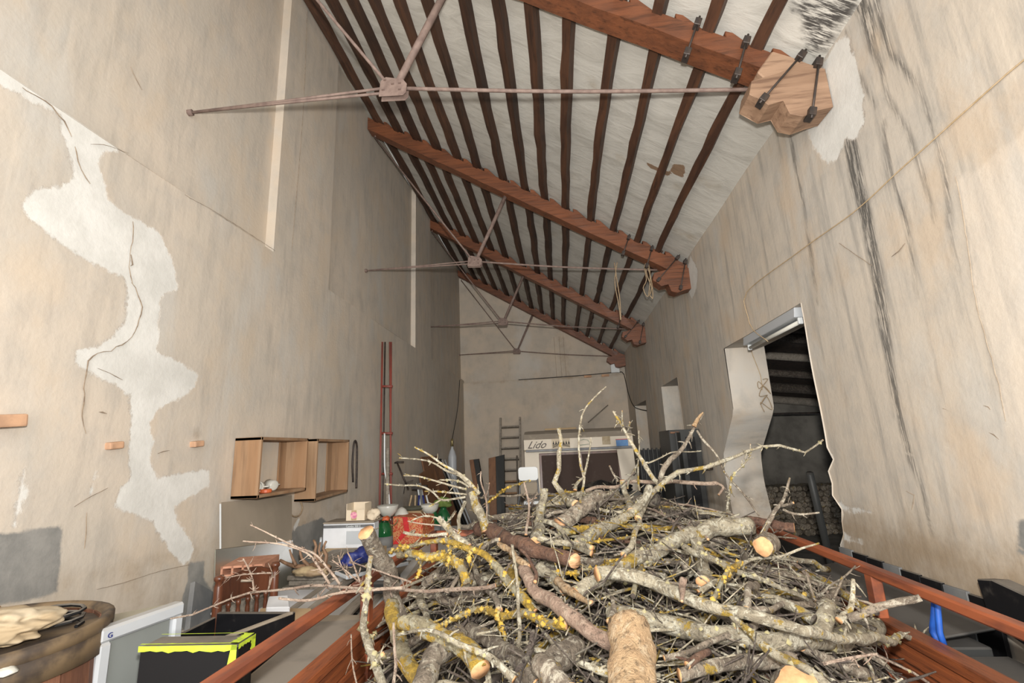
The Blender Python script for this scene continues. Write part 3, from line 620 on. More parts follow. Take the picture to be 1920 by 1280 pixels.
# cable on right wall
tag(tube('wall_cable', [atX(*p, XR-.012) for p in [(2050, 20), (1920, 112), (1830, 190), (1750, 262), (1680, 325), (1600, 398), (1500, 470), (1400, 548), (1402, 592), (1412, 618), (1440, 640)]]+[Vector((XR+.12, 4.0, 2.655)), Vector((XR+.2, 4.40, 2.65)), Vector((XR+.27, 4.46, 2.4)), Vector((XR+.26, 4.45, 2.27))], .003, M['cable'], None, 6, step=.05), 'thin yellowed cable running down the right wall to the doorway', 'cable')
tag(tube('loose_wire', [Vector((XR+.27+.05*math.sin(i*1.9), 4.44-.02*math.cos(i*1.3), 2.36-.02*i+.05*math.sin(i*2.7))) for i in range(14)], .0035, M['rope'], None, 5, step=.02), 'tangle of loose brown wire hanging on the doorway jamb', 'wire')
lt = thing('fluorescent_lamp', 'grey unlit fluorescent batten lamp under the doorway head', 'lamp', (1.60, 3.6, 2.58))
hexa('housing', [(1.545, 3.13, 2.60), (1.63, 3.13, 2.60), (1.63, 4.02, 2.60), (1.545, 4.02, 2.60)], [(1.555, 3.13, 2.668), (1.62, 3.13, 2.668), (1.62, 4.02, 2.668), (1.555, 4.02, 2.668)], M['silver'], lt)
tube('tube', [(1.588, 3.16, 2.575), (1.588, 3.99, 2.575)], .014, M['opal'], lt, 12)
for yy in (3.15, 4.0): box('socket', (1.588, yy, 2.58), (.03, .02, .045), M['white'], lt, world=True)
tag(tube('black_cable', [atX(862, 712, XL+.02), atX(858, 765, XL+.02), atX(850, 812, XL+.03), atX(845, 835, XL+.05)], .008, M['blackcable'], None, 6, step=.1), 'black cable hanging down the left wall near the back corner', 'cable')
tag(tube('black_cable', [(-.9, YB-.02, 3.41), (.5, YB-.02, 3.43), (1.48, YB-.02, 3.46), (1.52, YB-.03, 3.40), (1.53, 10.6, 2.9), (1.54, 10.15, 2.62), (1.62, 9.9, 2.52), (1.85, 9.4, 2.42), (1.88, 9.0, 2.38)], .009, M['blackcable'], None, 6, step=.1), 'black cable along the back wall dropping to the farthest opening', 'cable')
jb = thing('junction_box', 'small white electrical box high on the back wall', 'box', (1.33, YB-.03, 3.45)); box('body', (0, 0, .12), (.19, .08, .24), M['white'], jb); box('cover', (0, -.045, .12), (.16, .012, .2), M['white'], jb)
for x, lab in ((.70, 'left'), (1.10, 'right')): tag(box('brick_stub', (x, YB-.01, 3.40), (.17, .06, .05), M['brickdust']), 'reddish brick end in the back wall ledge, %s of two' % lab, 'brick', 'brick ends in the back wall ledge')
for x in (-.02, .10, .2): tube('stain_streak', [(x, YB+.068, 4.4), (x+.01, YB+.068, 3.45)], .004, M['crack'], wb, 4)

# ------------------------------------------------------------------ caravan
cv = thing('caravan', 'cream camping caravan with brown front window parked at the back', 'caravan', (.29, 8, 0))
x0, x1 = -.62, 1.16; yb = 10.2
pr = [(8.12, .45), (8.0, .7), (8.0, 1.05), (8.10, 1.79), (8.04, 1.82), (8.06, 1.98), (8.16, 2.07), (8.35, 2.12), (9.3, 2.16), (yb, 2.1), (yb, .45)]
prism('body', [(x0, a, b) for a, b in pr], (x1-x0, 0, 0), M['caravan'], cv, 0)
fy = lambda z: float(np.interp(z, [1.05, 1.79], [8.0, 8.10]))
def slab(n, xa, xb, za, zb_, m, off, par, th=.02):
    return hexa(n, [(xa, fy(za)-off, za), (xb, fy(za)-off, za), (xb, fy(zb_)-off, zb_), (xa, fy(zb_)-off, zb_)], [(xa, fy(za)-off-th, za), (xb, fy(za)-off-th, za), (xb, fy(zb_)-off-th, zb_), (xa, fy(zb_)-off-th, zb_)], m, par, .006)
gt = box('rain_gutter', (.27, 8.02, 1.80), (1.72, .05, .035), M['greyalu'], cv, world=True)
wf = slab('window', -.38, .93, 1.10, 1.755, M['darkwood'], .002, cv, .02); slab('pane', -.34, .30, 1.13, 1.72, M['brownglass'], .022, wf, .012); slab('pane', .32, .89, 1.13, 1.72, M['brownglass'], .022, wf, .012)
prism('door_panel', [(.93, 7.93, 1.0), (1.17, 7.93, 1.0), (1.14, 7.99, 1.775), (.88, 7.99, 1.775)], (0, .03, 0), M['caravan'], cv)
tube('latch', [(1.10, 7.90, 1.42), (1.13, 7.90, 1.39), (1.10, 7.90, 1.36), (1.08, 7.90, 1.39), (1.10, 7.90, 1.42)], .009, M['dark_iron'], cv, 6)
for xx in (-.55, 1.09):
    w_ = link('wheel', lathe_me([(0, -.08), (.2, -.08), (.3, -.07), (.3, .07), (.2, .08), (0, .08)], 24), M['black'], cv); w_.location = (xx-.29, 1.3, .3); w_.rotation_euler = (0, math.pi/2, 0)
box('drawbar', (.27, 7.6, .45), (.08, .9, .08), M['dark_iron'], cv, world=True); box('drawbar_leg', (.27, 7.3, .2), (.05, .05, .42), M['dark_iron'], cv, world=True)
yf = 8.025
def text(name, body, size, loc, m, parent, rx=math.pi/2, rz=0, shear=0, sx=1):
    cu = bpy.data.curves.new('t', 'FONT'); cu.body = body; cu.size = size; cu.shear = shear; cu.extrude = .0015; cu.resolution_u = 3
    o = bpy.data.objects.new('t', cu); C.objects.link(o); bpy.context.view_layer.update()
    me = bpy.data.meshes.new_from_object(o.evaluated_get(bpy.context.evaluated_depsgraph_get())); bpy.data.objects.remove(o)
    me.transform(Matrix.Translation(loc) @ Matrix.Rotation(rz, 4, 'Z') @ Matrix.Rotation(rx, 4, 'X') @ Matrix.Diagonal((sx, 1, 1, 1)))
    return link(name, me, m, parent, True)
text('lettering', 'Lido', .17, (-.57, yf-.004, 1.84), M['dark_iron'], cv, math.radians(83), 0, .6, 1.0)
# stickers on the front
st = box('sticker', (-.01, 8.035, 1.905), (.30, .006, .15), M['card_white'], cv, world=True, bev=0)
for i in range(7): prism('sticker_print', [(-.145+i*.042, 8.030, 1.89), (-.115+i*.042, 8.030, 1.89), (-.13+i*.042, 8.030, 1.95)], (0, -.002, 0), M['black'], st, 0)
for i in range(3): tube('sticker_print', [(-.145, 8.03, 1.84+i*.018), (-.04, 8.03, 1.87+i*.014), (.06, 8.03, 1.86+i*.012), (.135, 8.03, 1.84+i*.02)], .0055, M['black'], st, 4, step=.03)
M['stickgreen'] = simple('faded_green_print', (.30, .42, .33), None, 20, .6, bump=0); M['stickblue'] = simple('blue_sticker', (.06, .20, .48), (.10, .27, .52), 12, .5, bump=0); M['stickred'] = simple('red_sticker_edge', (.5, .08, .06), None, 10, .5, bump=0)
tube('outline_sticker', [(.27, 8.03, 1.86), (.27, 8.03, 1.93), (.36, 8.03, 1.95), (.43, 8.03, 1.94), (.47, 8.03, 1.875), (.38, 8.03, 1.865), (.27, 8.03, 1.86)], .004, M['stickgreen'], cv, 4)
box('sticker', (.73, 8.03, 1.92), (.13, .006, .13), M['cloth'], cv, world=True, bev=0)
sb = box('sticker', (.98, 8.03, 1.875), (.19, .006, .11), M['stickblue'], cv, world=True, bev=0); box('sticker_edge', (.98, 8.026, 1.925), (.20, .004, .014), M['stickred'], sb, world=True, bev=0)
tag(box('wooden_stick', (.0, 8.5, 2.155), (.55, .03, .03), M['card']), 'pale wooden stick lying on the caravan roof', 'stick')
tag(tube('long_stick', [(.62, YB-.15, 2.35), (1.1, YB-.05, 2.72)], .012, M['greywood']), 'thin grey stick leaning on the back wall above the caravan', 'stick')
# plastic sheet bundle in front of the caravan
bm = bmesh.new(); bmesh.ops.create_icosphere(bm, subdivisions=4, radius=1)
for v in bm.verts:
    n_ = mnoise.noise(v.co*2.2)*.25+mnoise.noise(v.co*6)*.12; v.co = Vector((v.co.x*.34*(1+n_), v.co.y*.3*(1+n_), v.co.z*.09*(1+n_*2)))+Vector((.52, 6.6, 1.29))
tag(link('plastic_sheet', bm_me(bm), M['clearwrap'], None, True, True), 'crumpled shiny black plastic sheet in front of the caravan window', 'plastic sheet')
tb = thing('low_table', 'white topped table behind the woodpile holding the black plastic sheet', 'table', (.25, 6.5, 0)); box('tabletop', (0, 0, 1.2), (1.5, .9, .04), M['white'], tb)
for i in (-1, 1):
    for j in (-1, 1): box('leg', (i*.68, j*.38, .59), (.04, .04, 1.18), M['greyalu'], tb)
# white chair
wc = thing('folding_chair', 'white chair with rounded backrest standing before the caravan', 'chair', (-.36, 5.9, 0))
def rrect(w_, h_, r, n=5): return [(sx*(w_/2-r)+r*math.cos(a0+math.pi/2*i/n), sz*(h_/2-r)+r*math.sin(a0+math.pi/2*i/n)) for sx, sz, a0 in ((1, 1, 0), (-1, 1, math.pi/2), (-1, -1, math.pi), (1, -1, math.pi*1.5)) for i in range(n+1)]
prism('backrest', [(x-.42, 5.9, z+1.55) for x, z in rrect(.235, .155, .03)], (0, .02, 0), M['white'], wc, .003)
prism('back_panel', [(x-.42, 5.93, z+1.37) for x, z in rrect(.20, .15, .01)], (0, .012, 0), M['hardboard'], wc, .002)
for sx in (-1, 1):
    tube('frame_tube', [(-.42+sx*.105, 5.93, 1.60), (-.42+sx*.115, 5.93, 1.30), (-.42+sx*.17, 5.75, .95), (-.42+sx*.18, 5.6, .0)], .011, M['greyalu'], wc, step=.1)
    tube('leg', [(-.42+sx*.16, 5.62, 1.0), (-.42+sx*.16, 5.95, .0)], .011, M['greyalu'], wc)
box('seat', (-.42, 5.72, 1.0), (.34, .34, .03), M['white'], wc, world=True)
# ladder
ld = thing('wooden_ladder', 'grey wooden stepladder leaning against the back wall', 'ladder', (-1.12, 10.5, 0))
lb, lt_ = (-1.34, -.93), (-1.345, -.90)
for k, sx in enumerate((0, 1)): hexa('stile', [(lb[sx]-.02, 10.05, 0), (lb[sx]+.02, 10.05, 0), (lb[sx]+.02, 10.13, 0), (lb[sx]-.02, 10.13, 0)], [(lt_[sx]-.02, 10.84, 2.55), (lt_[sx]+.02, 10.84, 2.55), (lt_[sx]+.02, 10.92, 2.55), (lt_[sx]-.02, 10.92, 2.55)], M['greywood'], ld)
for i in range(10):
    z = .24+i*.232; yy = 10.08+.79*z/2.55; box('rung', (-1.13, yy, z), (.40, .10, .035 if i < 7 else .03), M['greywood'] if i > 4 else M['oldwood'], ld, rot=Matrix.Rotation(-.3, 3, 'X'), world=True)
for sx in (-.10, .10): tube('rear_strut', [(-1.13+sx*1.6, 10.5, 1.7), (-1.13+sx*2, 9.75, 0)], .018, M['greywood'], ld)
# boards against the back wall
def leaner(name, L, label, cat, m, th=.02, group=None, base=None):
    """board leaning on something: four corners low-left, low-right, top-right, top-left"""
    P = [Vector(p) for p in L]; nn = (P[1]-P[0]).cross(P[3]-P[0]).normalized()*th
    return tag(hexa(name, P, [p+nn for p in P], m, None, .003), label, cat, group)
for q, (a, b, lab) in enumerate(((880, 897, 'brown drawer front with dark face leaning on the back wall, left of two'), (916, 945, 'brown drawer front with dark face leaning on the back wall, beside the ladder'))):
    d = thing('drawer_front', lab, 'board', (0, 10.5, 0)); Y = 10.3; p1, p2 = atY(a, 862-q*3, Y), atY(b, 860-q*8, Y); p3 = atY(b+(25 if q == 0 else 2), 1000, Y-.5); p4 = atY(a+(25 if q == 0 else 2), 1000, Y-.5); p3.z = p4.z = 0
    wv = (p2-p1)*.45
    hexa('edge_board', [p4, p4+wv, p1+wv, p1], [v+Vector((0, .15, 0)) for v in (p4, p4+wv, p1+wv, p1)], M['brownboard'], d); hexa('panel', [p4+wv, p3, p2, p1+wv], [v+Vector((0, .13, 0)) for v in (p4+wv, p3, p2, p1+wv)], M['darkgrey'], d)
# dark cabinet doors on the right
cb_ = thing('metal_cabinet', 'tall dark metal cabinet with open door against the right wall', 'cabinet', (1.38, 6.0, 0))
hexa('body', [(1.20, 5.55, 0), (1.53, 5.55, 0), (1.53, 6.1, 0), (1.20, 6.1, 0)], [(1.20, 5.55, 1.98), (1.53, 5.55, 1.98), (1.53, 6.1, 1.98), (1.20, 6.1, 1.98)], M['darkgrey'], cb_)
hexa('door', [(1.30, 5.54, .05), (1.32, 5.54, .05), (1.24, 5.36, .05), (1.22, 5.36, .05)], [(1.30, 5.54, 1.95), (1.32, 5.54, 1.95), (1.24, 5.36, 1.95), (1.22, 5.36, 1.95)], M['darkgrey'], cb_)
box('inner_panel', (1.42, 5.545, 1.0), (.10, .006, 1.8), M['black'], cb_, world=True); box('top_trim', (1.26, 5.54, 1.95), (.10, .012, .02), M['brownboard'], cb_, world=True)
tag(link('paint_can_lid', lathe_me([(0, 0), (.05, 0), (.055, .01), (.05, .05), (0, .05)], 14, (1.5, 5.30, 1.55)), M['dark_iron']), 'small dark round fitting on the right wall beside the cabinet', 'fitting')
rd = thing('ribbed_radiator', 'dark ribbed metal grille standing behind the cabinet', 'grille', (1.3, 6.9, 0))
box('panel', (0, .03, .9), (.5, .03, 1.72), M['black'], rd)
for i in range(9): box('rib', (-.23+i*.058, 0, .9), (.022, .04, 1.76), M['darkgrey'], rd)
tag(box('wooden_bracket', (1.62, 6.9, 1.95), (.14, .1, .05), M['oldwood']), 'small wooden block fixed in the middle opening of the right wall', 'bracket')

# ------------------------------------------------------------------ clutter along the left wall
pl = thing('wooden_platform', 'low wooden platform under the clutter along the left wall', 'platform', (-1.5, 3.4, 0))
for i in range(8): box('plank', (-2.1+i*.165, 3.3, .29), (.155, 5.4, .03), M['greywood'], pl, world=True)
for yy in (.9, 2.1, 3.3, 4.5, 5.8): box('bearer', (-1.5, yy, .137), (1.3, .1, .27), M['greywood'], pl, world=True)
# barrel
br = thing('barrel', 'large brown wooden barrel with iron hoops at the lower left', 'barrel', (-1.83, 1.42, .0)); bz, bh = .25, 1.10
ns = 22
for i in range(ns):
    a0, a1 = 2*math.pi*(i+.04)/ns, 2*math.pi*(i+.96)/ns; V = []; Fc = []
    for z, r in ((0, .30), (.25, .345), (.55, .36), (.85, .352), (1.10, .335)):
        for aa, rr in ((a0, r), (a1, r), (a1, r-.022), (a0, r-.022)): V.append((rr*math.cos(aa), rr*math.sin(aa), z+bz))
    for j in range(4):
        for q in range(4): Fc.append((j*4+q, j*4+(q+1) % 4, j*4+4+(q+1) % 4, j*4+4+q))
    Fc += [(3, 2, 1, 0), (16, 17, 18, 19)]; link('stave', pydata(V, Fc), M['barrelwood'], br)
for z, r, h_ in ((.06, .318, .05), (.30, .357, .05), (.82, .362, .045), (1.02, .347, .07)): link('hoop', lathe_me([(r, z+bz), (r+.006, z+bz), (r+.004, z+bz+h_), (r-.004, z+bz+h_)], 36), M['hoop'], br, False, True)
link('rim', lathe_me([(.335, bz+1.08), (.352, bz+1.085), (.352, bz+1.115), (.335, bz+1.12), (.318, bz+1.11), (.318, bz+1.08)], 40), M['hoop'], br, False, True)
link('head', lathe_me([(0, bz+1.06), (.32, bz+1.06), (.32, bz+1.08), (0, bz+1.08)], 32), M['barrelwood'], br)
def lump(name, c, s, m, seed, amp=.3, sub=4, parent=None, fq=1.6):
    bm = bmesh.new(); bmesh.ops.create_icosphere(bm, subdivisions=sub, radius=1); sd = Vector((seed*3.1, seed*1.7, seed))
    for v in bm.verts:
        n_ = mnoise.noise(v.co*fq+sd)*amp*1.6+mnoise.noise(v.co*fq*2.6+sd)*amp*.6
        v.co = Vector((v.co.x*s[0]*(1+n_), v.co.y*s[1]*(1+n_), max(v.co.z, -.5)*s[2]*(1+n_)))+Vector(c)
    return link(name, bm_me(bm), m, parent, True, True)
zt = bz+1.08
tag(lump('sackcloth', (-1.80, 1.44, zt+.05), (.19, .12, .05), M['cloth'], 3, .25, 5), 'crumpled cream sackcloth heaped on top of the barrel', 'cloth')
tag(lump('leather_scrap', (-1.98, 1.48, zt+.04), (.11, .09, .07), simple('tan_leather', (.45, .25, .10), (.3, .15, .06), 9, .7), 5, .5), 'tan leather scrap on the barrel left of the cloth', 'leather')
tag(lump('grey_bag', (-1.72, 1.26, zt+.02), (.20, .07, .04), M['opal'], 9, .3), 'pale grey plastic bag edge hanging at the barrel front', 'bag')
tag(link('coiled_wire', tube_me([(-1.68+.07*math.cos(i*.6), 1.56+.06*math.sin(i*.6), zt+.015+.002*i) for i in range(30)], .006, 6), M['black'], None, True), 'dark wire coil on the barrel behind the cloth', 'wire')
# front supports
def cab(name, L, zt_, zb_, m, label, cat, parts=None, rim=None):
    """upright box from four top corners"""
    b = [Vector((p[0], p[1], zb_)) for p in L]; t_ = [Vector((p[0], p[1], zt_)) for p in L]
    o = thing(name, label, cat, (sum(p.x for p in b)/4, sum(p.y for p in b)/4, zb_)); hexa('cabinet', b, t_, m, o, .006); return o
# monitor
A, B = atZ(182, 1180, 1.34), atZ(341, 1126, 1.34); ax = (B-A).normalized(); ax.z = 0; nrm = Vector((ax.y, -ax.x, 0))   # nrm points to the camera
wd = (B-A).length; mo = thing('crt_monitor', 'old silver and cream tube monitor with grey screen beside the barrel', 'monitor', (A.x, A.y, .80)); hh = .54
def onface(u, v, d): p = A+ax*u+nrm*d; return Vector((p.x, p.y, 1.34-v))
def frame_bar(u0, v0, u1, v1, d0, d1, n, m, par): return hexa(n, [onface(u0, v0, d0), onface(u1, v0, d0), onface(u1, v1, d0), onface(u0, v1, d0)], [onface(u0, v0, d1), onface(u1, v0, d1), onface(u1, v1, d1), onface(u0, v1, d1)], m, par, .008)
frame_bar(0, 0, wd, .045, -.03, .02, 'bezel', M['silver'], mo); frame_bar(0, .045, .042, hh, -.03, .02, 'bezel', M['silver'], mo); frame_bar(wd-.04, .045, wd, hh, -.03, .02, 'bezel', M['silver'], mo); frame_bar(0, hh-.06, wd, hh, -.03, .022, 'bezel', M['silver'], mo)
frame_bar(.04, .04, wd-.038, hh-.05, -.03, .004, 'screen', M['screen'], mo)
bk = [onface(.0, .005, -.03), onface(wd, .005, -.03), onface(wd, hh, -.03), onface(.0, hh, -.03)]; bt = [onface(.04, .05, -.33), onface(wd-.06, .05, -.33), onface(wd-.06, hh-.05, -.33), onface(.04, hh-.05, -.33)]
hexa('rear_shell', bk, bt, M['cream'], mo, .015)
text('badge', 'G', .022, onface(.02, .032, .022), M['navy'], mo, math.pi/2, math.atan2(ax.y, ax.x))
frame_bar(wd*.3, hh, wd*.7, hh+.02, -.15, -.02, 'stand', M['silver'], mo)
cab('side_cabinet', [onface(.02, 0, -.32), onface(wd-.02, 0, -.32), onface(wd-.02, 0, -.02), onface(.02, 0, -.02)], .78, .306, M['darkwood'], 'dark cabinet under the tube monitor', 'cabinet')
# black speaker with neon edges
A, B = atZ(262, 1209, 1.32), atZ(446, 1206, 1.32); ax = (B-A); ax.z = 0; wd = ax.length; ax.normalize(); bkv = Vector((-ax.y, ax.x, 0))*.085; bkv2 = bkv
if bkv.y < 0: bkv = -bkv
sp = thing('black_speaker', 'black box with fluorescent yellow painted edges, dusty top', 'speaker box', ((A+B)/2).to_tuple()[:2]+(.306,))
Q = [A, B, B+bkv, A+bkv]; hexa('cabinet', [Vector((p.x, p.y, .306)) for p in Q], [Vector((p.x, p.y, 1.315)) for p in Q], M['black'], sp, .006)
fr = -bkv.normalized()*.004
def edge_strip(p, q, wv, up=None):
    """ragged painted strip following an edge"""
    n = 16; V = []; Fc = []
    for i in range(n+1):
        t = i/n; a = p.lerp(q, t); ww = wv*(.75+random.random()*.5); V += [a+fr, a+fr+ww]
    for i in range(n): Fc.append((2*i, 2*i+1, 2*i+3, 2*i+2))
    return link('painted_edge', pydata(V, Fc), M['neon'], sp, True)
Z = Vector((0, 0, 1)); At, Bt = Vector((A.x, A.y, 1.318)), Vector((B.x, B.y, 1.318))
edge_strip(At, Bt, -Z*.016); edge_strip(Bt, Vector((B.x, B.y, .9)), -ax*.022)
fr = Z*.003; n0 = bkv.normalized(); edge_strip(At, Bt, n0*.007); edge_strip(Bt, Bt+bkv, -ax*.028); edge_strip(Bt+bkv, At+bkv, -n0*.004)
fr = ax*.003; edge_strip(Bt+bkv, Bt+bkv-Z*.09, -n0*.022); edge_strip(Bt, Bt+bkv, -Z*.012)
# open black crate behind
cr = thing('open_black_crate', 'large open black crate behind the yellow edged speaker', 'crate', (-1.25, 1.9, .306))
FL, FR_, NR, NL = [Vector((p.x, p.y, 0)) for p in (atZ(406, 1149, 1.24), atZ(549, 1149, 1.24), atZ(395, 1207, 1.24), atZ(285, 1207, 1.24))]
def wallp(n, a, b, zt2, th, m, par): d = (b-a).normalized(); nn = Vector((-d.y, d.x, 0))*th; return hexa(n, [a, b, b+nn, a+nn], [v+Vector((0, 0, zt2)) for v in (a, b, b+nn, a+nn)], m, par, .003)
up = Vector((0, 0, .306)); 
wallp('far_wall', FL+up, FR_+up, .934, .02, M['black_gloss'], cr); wallp('right_wall', FR_+up, NR+up, .934, -.014, M['black'], cr); wallp('left_wall', NL+up, FL+up, .92, .014, M['black'], cr)
wallp('near_wall', NR+up, NL+up, .9, -.014, M['black'], cr); hexa('rubbed_edge', [FR_+Vector((0, 0, 1.235)), NR+Vector((0, 0, 1.235)), NR+Vector((-.016, 0, 1.235)), FR_+Vector((-.016, 0, 1.235))], [FR_+Vector((0, 0, 1.245)), NR+Vector((0, 0, 1.245)), NR+Vector((-.016, 0, 1.245)), FR_+Vector((-.016, 0, 1.245))], M['hardboard'], cr, 0)
# grey TV back near the rail
tv = thing('grey_television', 'dusty grey television shell behind the left trailer rail', 'television', (-.98, 1.55, .306))
q = [Vector(v) for v in ((-1.05, 1.28, 0), (-.86, 1.22, 0), (-.86, 2.25, 0), (-1.12, 2.25, 0))]
hexa('shell', [v+Vector((0, 0, .306)) for v in q], [v+Vector((0, 0, 1.13)) for v in q], M['grey_plastic'], tv, .02)
hexa('rim', [v+Vector((0, 0, 1.12)) for v in q], [v+Vector((0, 0, 1.15))+Vector((0, 0, .01)) for v in q], M['hardboard'], tv, .01)
q2 = [q[0].lerp(q[2], .1), q[1].lerp(q[3], .12), q[2].lerp(q[0], .08), q[3].lerp(q[1], .1)]; hexa('recess', [v+Vector((0, 0, 1.158)) for v in q2], [v+Vector((0, 0, 1.164)) for v in q2], M['grey_plastic'], tv, 0)
# spindle-back chair
ch = thing('spindle_chair', 'dark varnished wooden chair with turned posts and spindle back', 'chair', (-1.72, 2.5, .306))
L0, R0 = atY(412, 1078, 2.35), atY(517, 1053, 2.72); d = (R0-L0); d.z = 0
def turned(n, p, ztop, zbot, r, par):
    h_ = ztop-zbot; prof = [(0, h_), (r*.9, h_-.002), (r*1.15, h_-.012), (r*1.1, h_-.022), (r*.7, h_-.03), (r, h_-.05), (r, h_*.62), (r*.7, h_*.6), (r*1.1, h_*.585), (r*.7, h_*.57), (r, h_*.54), (r*.95, 0), (0, 0)][::-1]
    return link(n, lathe_me(prof, 14, (p.x, p.y, zbot)), M['darkwood'], par, True, True)
turned('back_post', L0, L0.z, .306, .021, ch); turned('back_post', R0, R0.z, .306, .021, ch)
pts_t = []; pts_b = []
for i in range(11):
    t = i/10; p = L0.lerp(R0, t); p = Vector((p.x-.02*math.sin(math.pi*t), p.y+.03*math.sin(math.pi*t), 0)); pts_t.append(p+Vector((0, 0, L0.lerp(R0, t).z-.045+.04*math.sin(math.pi*t)))); pts_b.append(p+Vector((0, 0, L0.lerp(R0, t).z-.145)))
V = []; Fc = []
for a, b in zip(pts_t, pts_b): V += [a, b, b+Vector((-.008, .018, 0)), a+Vector((-.008, .018, 0))]
for i in range(10):
    for j in range(4): Fc.append((i*4+j, i*4+(j+1) % 4, i*4+4+(j+1) % 4, i*4+4+j))
Fc += [(0, 3, 2, 1), (40, 41, 42, 43)]; tr = link('top_rail', pydata(V, Fc), M['darkwood'], ch, True)
mp = (pts_t[4]+pts_b[4])/2; tube('hand_slot', [mp+Vector((-.05, -.008, .01)), mp+Vector((0, -.012, .018)), mp+Vector((.04, .02, .01))], .007, M['hardboard'], tr, 6)
for i in range(1, 6):
    t = i/6; p = L0.lerp(R0, t); turned('spindle', Vector((p.x-.01, p.y+.02, 0)), p.z-.14, .72, .011, ch)
sx_ = Vector((d.y, -d.x, 0)).normalized()*.40; c0 = [L0-Vector((0, 0, L0.z)), R0-Vector((0, 0, R0.z))]; 
hexa('seat', [c0[0]+Vector((0, 0, .70)), c0[1]+Vector((0, 0, .70)), c0[1]+sx_+Vector((0, 0, .70)), c0[0]+sx_+Vector((0, 0, .70))], [c0[0]+Vector((0, 0, .735)), c0[1]+Vector((0, 0, .735)), c0[1]+sx_+Vector((0, 0, .735)), c0[0]+sx_+Vector((0, 0, .735))], M['darkwood'], ch, .01)
for p in (c0[0]+sx_*.92, c0[1]+sx_*.92): turned('leg', p, .70, .306, .019, ch)
# work table + things on it
wt = thing('long_table', 'old grey plank table under the clutter by the left wall', 'table', (-1.6, 3.5, .306))
for i in range(6): box('plank', (-2.08+i*.165, 3.5, .93), (.155, 1.6, .04), M['greywood'], wt, world=True)
for x in (-2.1, -1.3):
    for y in (2.9, 4.2): box('leg', (x, y, .6), (.07, .07, .6), M['greywood'], wt, world=True)
zt = .952
# driftwood boards stack
for i in range(5):
    tag(box('grey_plank', (-1.73+random.uniform(-.02, .02), 3.68+random.uniform(-.03, .03), zt+.017+i*.034), (.34-.02*i, .85, .03), M['greywood'], rot=Matrix.Rotation(random.uniform(-.06, .06), 3, 'Z')), 'weathered grey plank in the pile beneath the antlers, %s from the bottom' % ordn(i), 'plank', 'plank pile beneath the antlers')
# hollow brick on chair side
hb = thing('hollow_brick', 'red hollow clay brick lying on a block behind the chair', 'brick', (-1.86, 2.95, 1.08))
hx, hy, hz = .22, .26, .10; ang = .25; 
for i in range(5): box('web', (-hx/2+hx*i/4, 0, hz/2), (.012, hy, hz), M['terracotta'], hb, bev=.001)
for j in range(3): box('web', (0, 0, .006+(hz-.012)*j/2), (hx+.01, hy, .012), M['terracotta'], hb, bev=.001)
hb.rotation_euler = (0, 0, ang); hb.location = (-1.87, 2.86, 1.17)
tag(box('wood_block', (-1.87, 2.86, 1.059), (.2, .24, .214), M['greywood']), 'squared timber block carrying the hollow brick', 'block')
# boards on left wall
leaner('hardboard_sheet', [atX(412, 1060, XL+.10), atX(546, 1052, XL+.10), atX(546, 928, XL+.02), atX(412, 942, XL+.02)], 'beige hardboard sheet leaning on the left wall below the box frames', 'board', M['hardboard'], .008)
leaner('white_edge_strip', [atX(411, 1040, XL+.11), atX(414, 1040, XL+.11), atX(414, 944, XL+.035), atX(411, 944, XL+.035)], 'narrow white strip along the left edge of the hardboard sheet', 'strip', M['white'], .006)
leaner('leaning_glass', [atX(398, 1190, XL+.22), atX(545, 1105, XL+.22), atX(548, 1012, XL+.15), atX(402, 1030, XL+.15)], 'greenish dusty glass pane leaning in front of the hardboard', 'glass pane', M['glass'], .006)
tag(tube('metal_ring', [atX(546, 935, XL+.03), atX(545, 960, XL+.03), atX(551, 968, XL+.03), atX(562, 965, XL+.03), atX(567, 950, XL+.03), atX(560, 932, XL+.02)], .006, M['rope'], None, 6, step=.02), 'straw coloured cord loop hanging below the farther box frame', 'cord')
leaner('slate_slab', [atX(342, 1200, XL+.12), atX(405, 1200, XL+.12), atX(402, 1118, XL+.03), atX(356, 1092, XL+.03)], 'broken grey slate slab leaning on the wall behind the monitor', 'slab', M['slate'], .03)
# white sheets / tiles between chair and crate
for i in range(5):
    tag(box('white_sheet', (-1.72+random.uniform(-.02, .03), 2.98+random.uniform(-.03, .03), .96+i*.014), (.62, .42, .012), M['white_paper'], rot=Matrix.Rotation(random.uniform(-.08, .08)+.05, 3, 'Z'), bev=.002), 'white sheet in the stack behind the spindle chair, %s from the bottom' % ordn(i), 'sheet', 'stack of white sheets')
ob = thing('open_carton', 'open brown carton with white papers behind the black crate', 'box', (-1.2, 2.2, .306))
a0, a1, a2, a3 = [atZ(*p, 1.2) for p in ((480, 1150), (598, 1150), (585, 1118), (490, 1118))]; g = lambda v, z: Vector((v.x, v.y, z))
hexa('carton', [g(a0, .306), g(a1, .306), g(a2, .306), g(a3, .306)], [g(a0, 1.15), g(a1, 1.15), g(a2, 1.15), g(a3, 1.15)], M['card'], ob)
a4 = [atZ(*p, 1.165) for p in ((498, 1152), (543, 1151), (540, 1128), (503, 1130))]; hexa('paper_block', a4, [v+Vector((0, 0, .03)) for v in a4], M['white_paper'], ob)
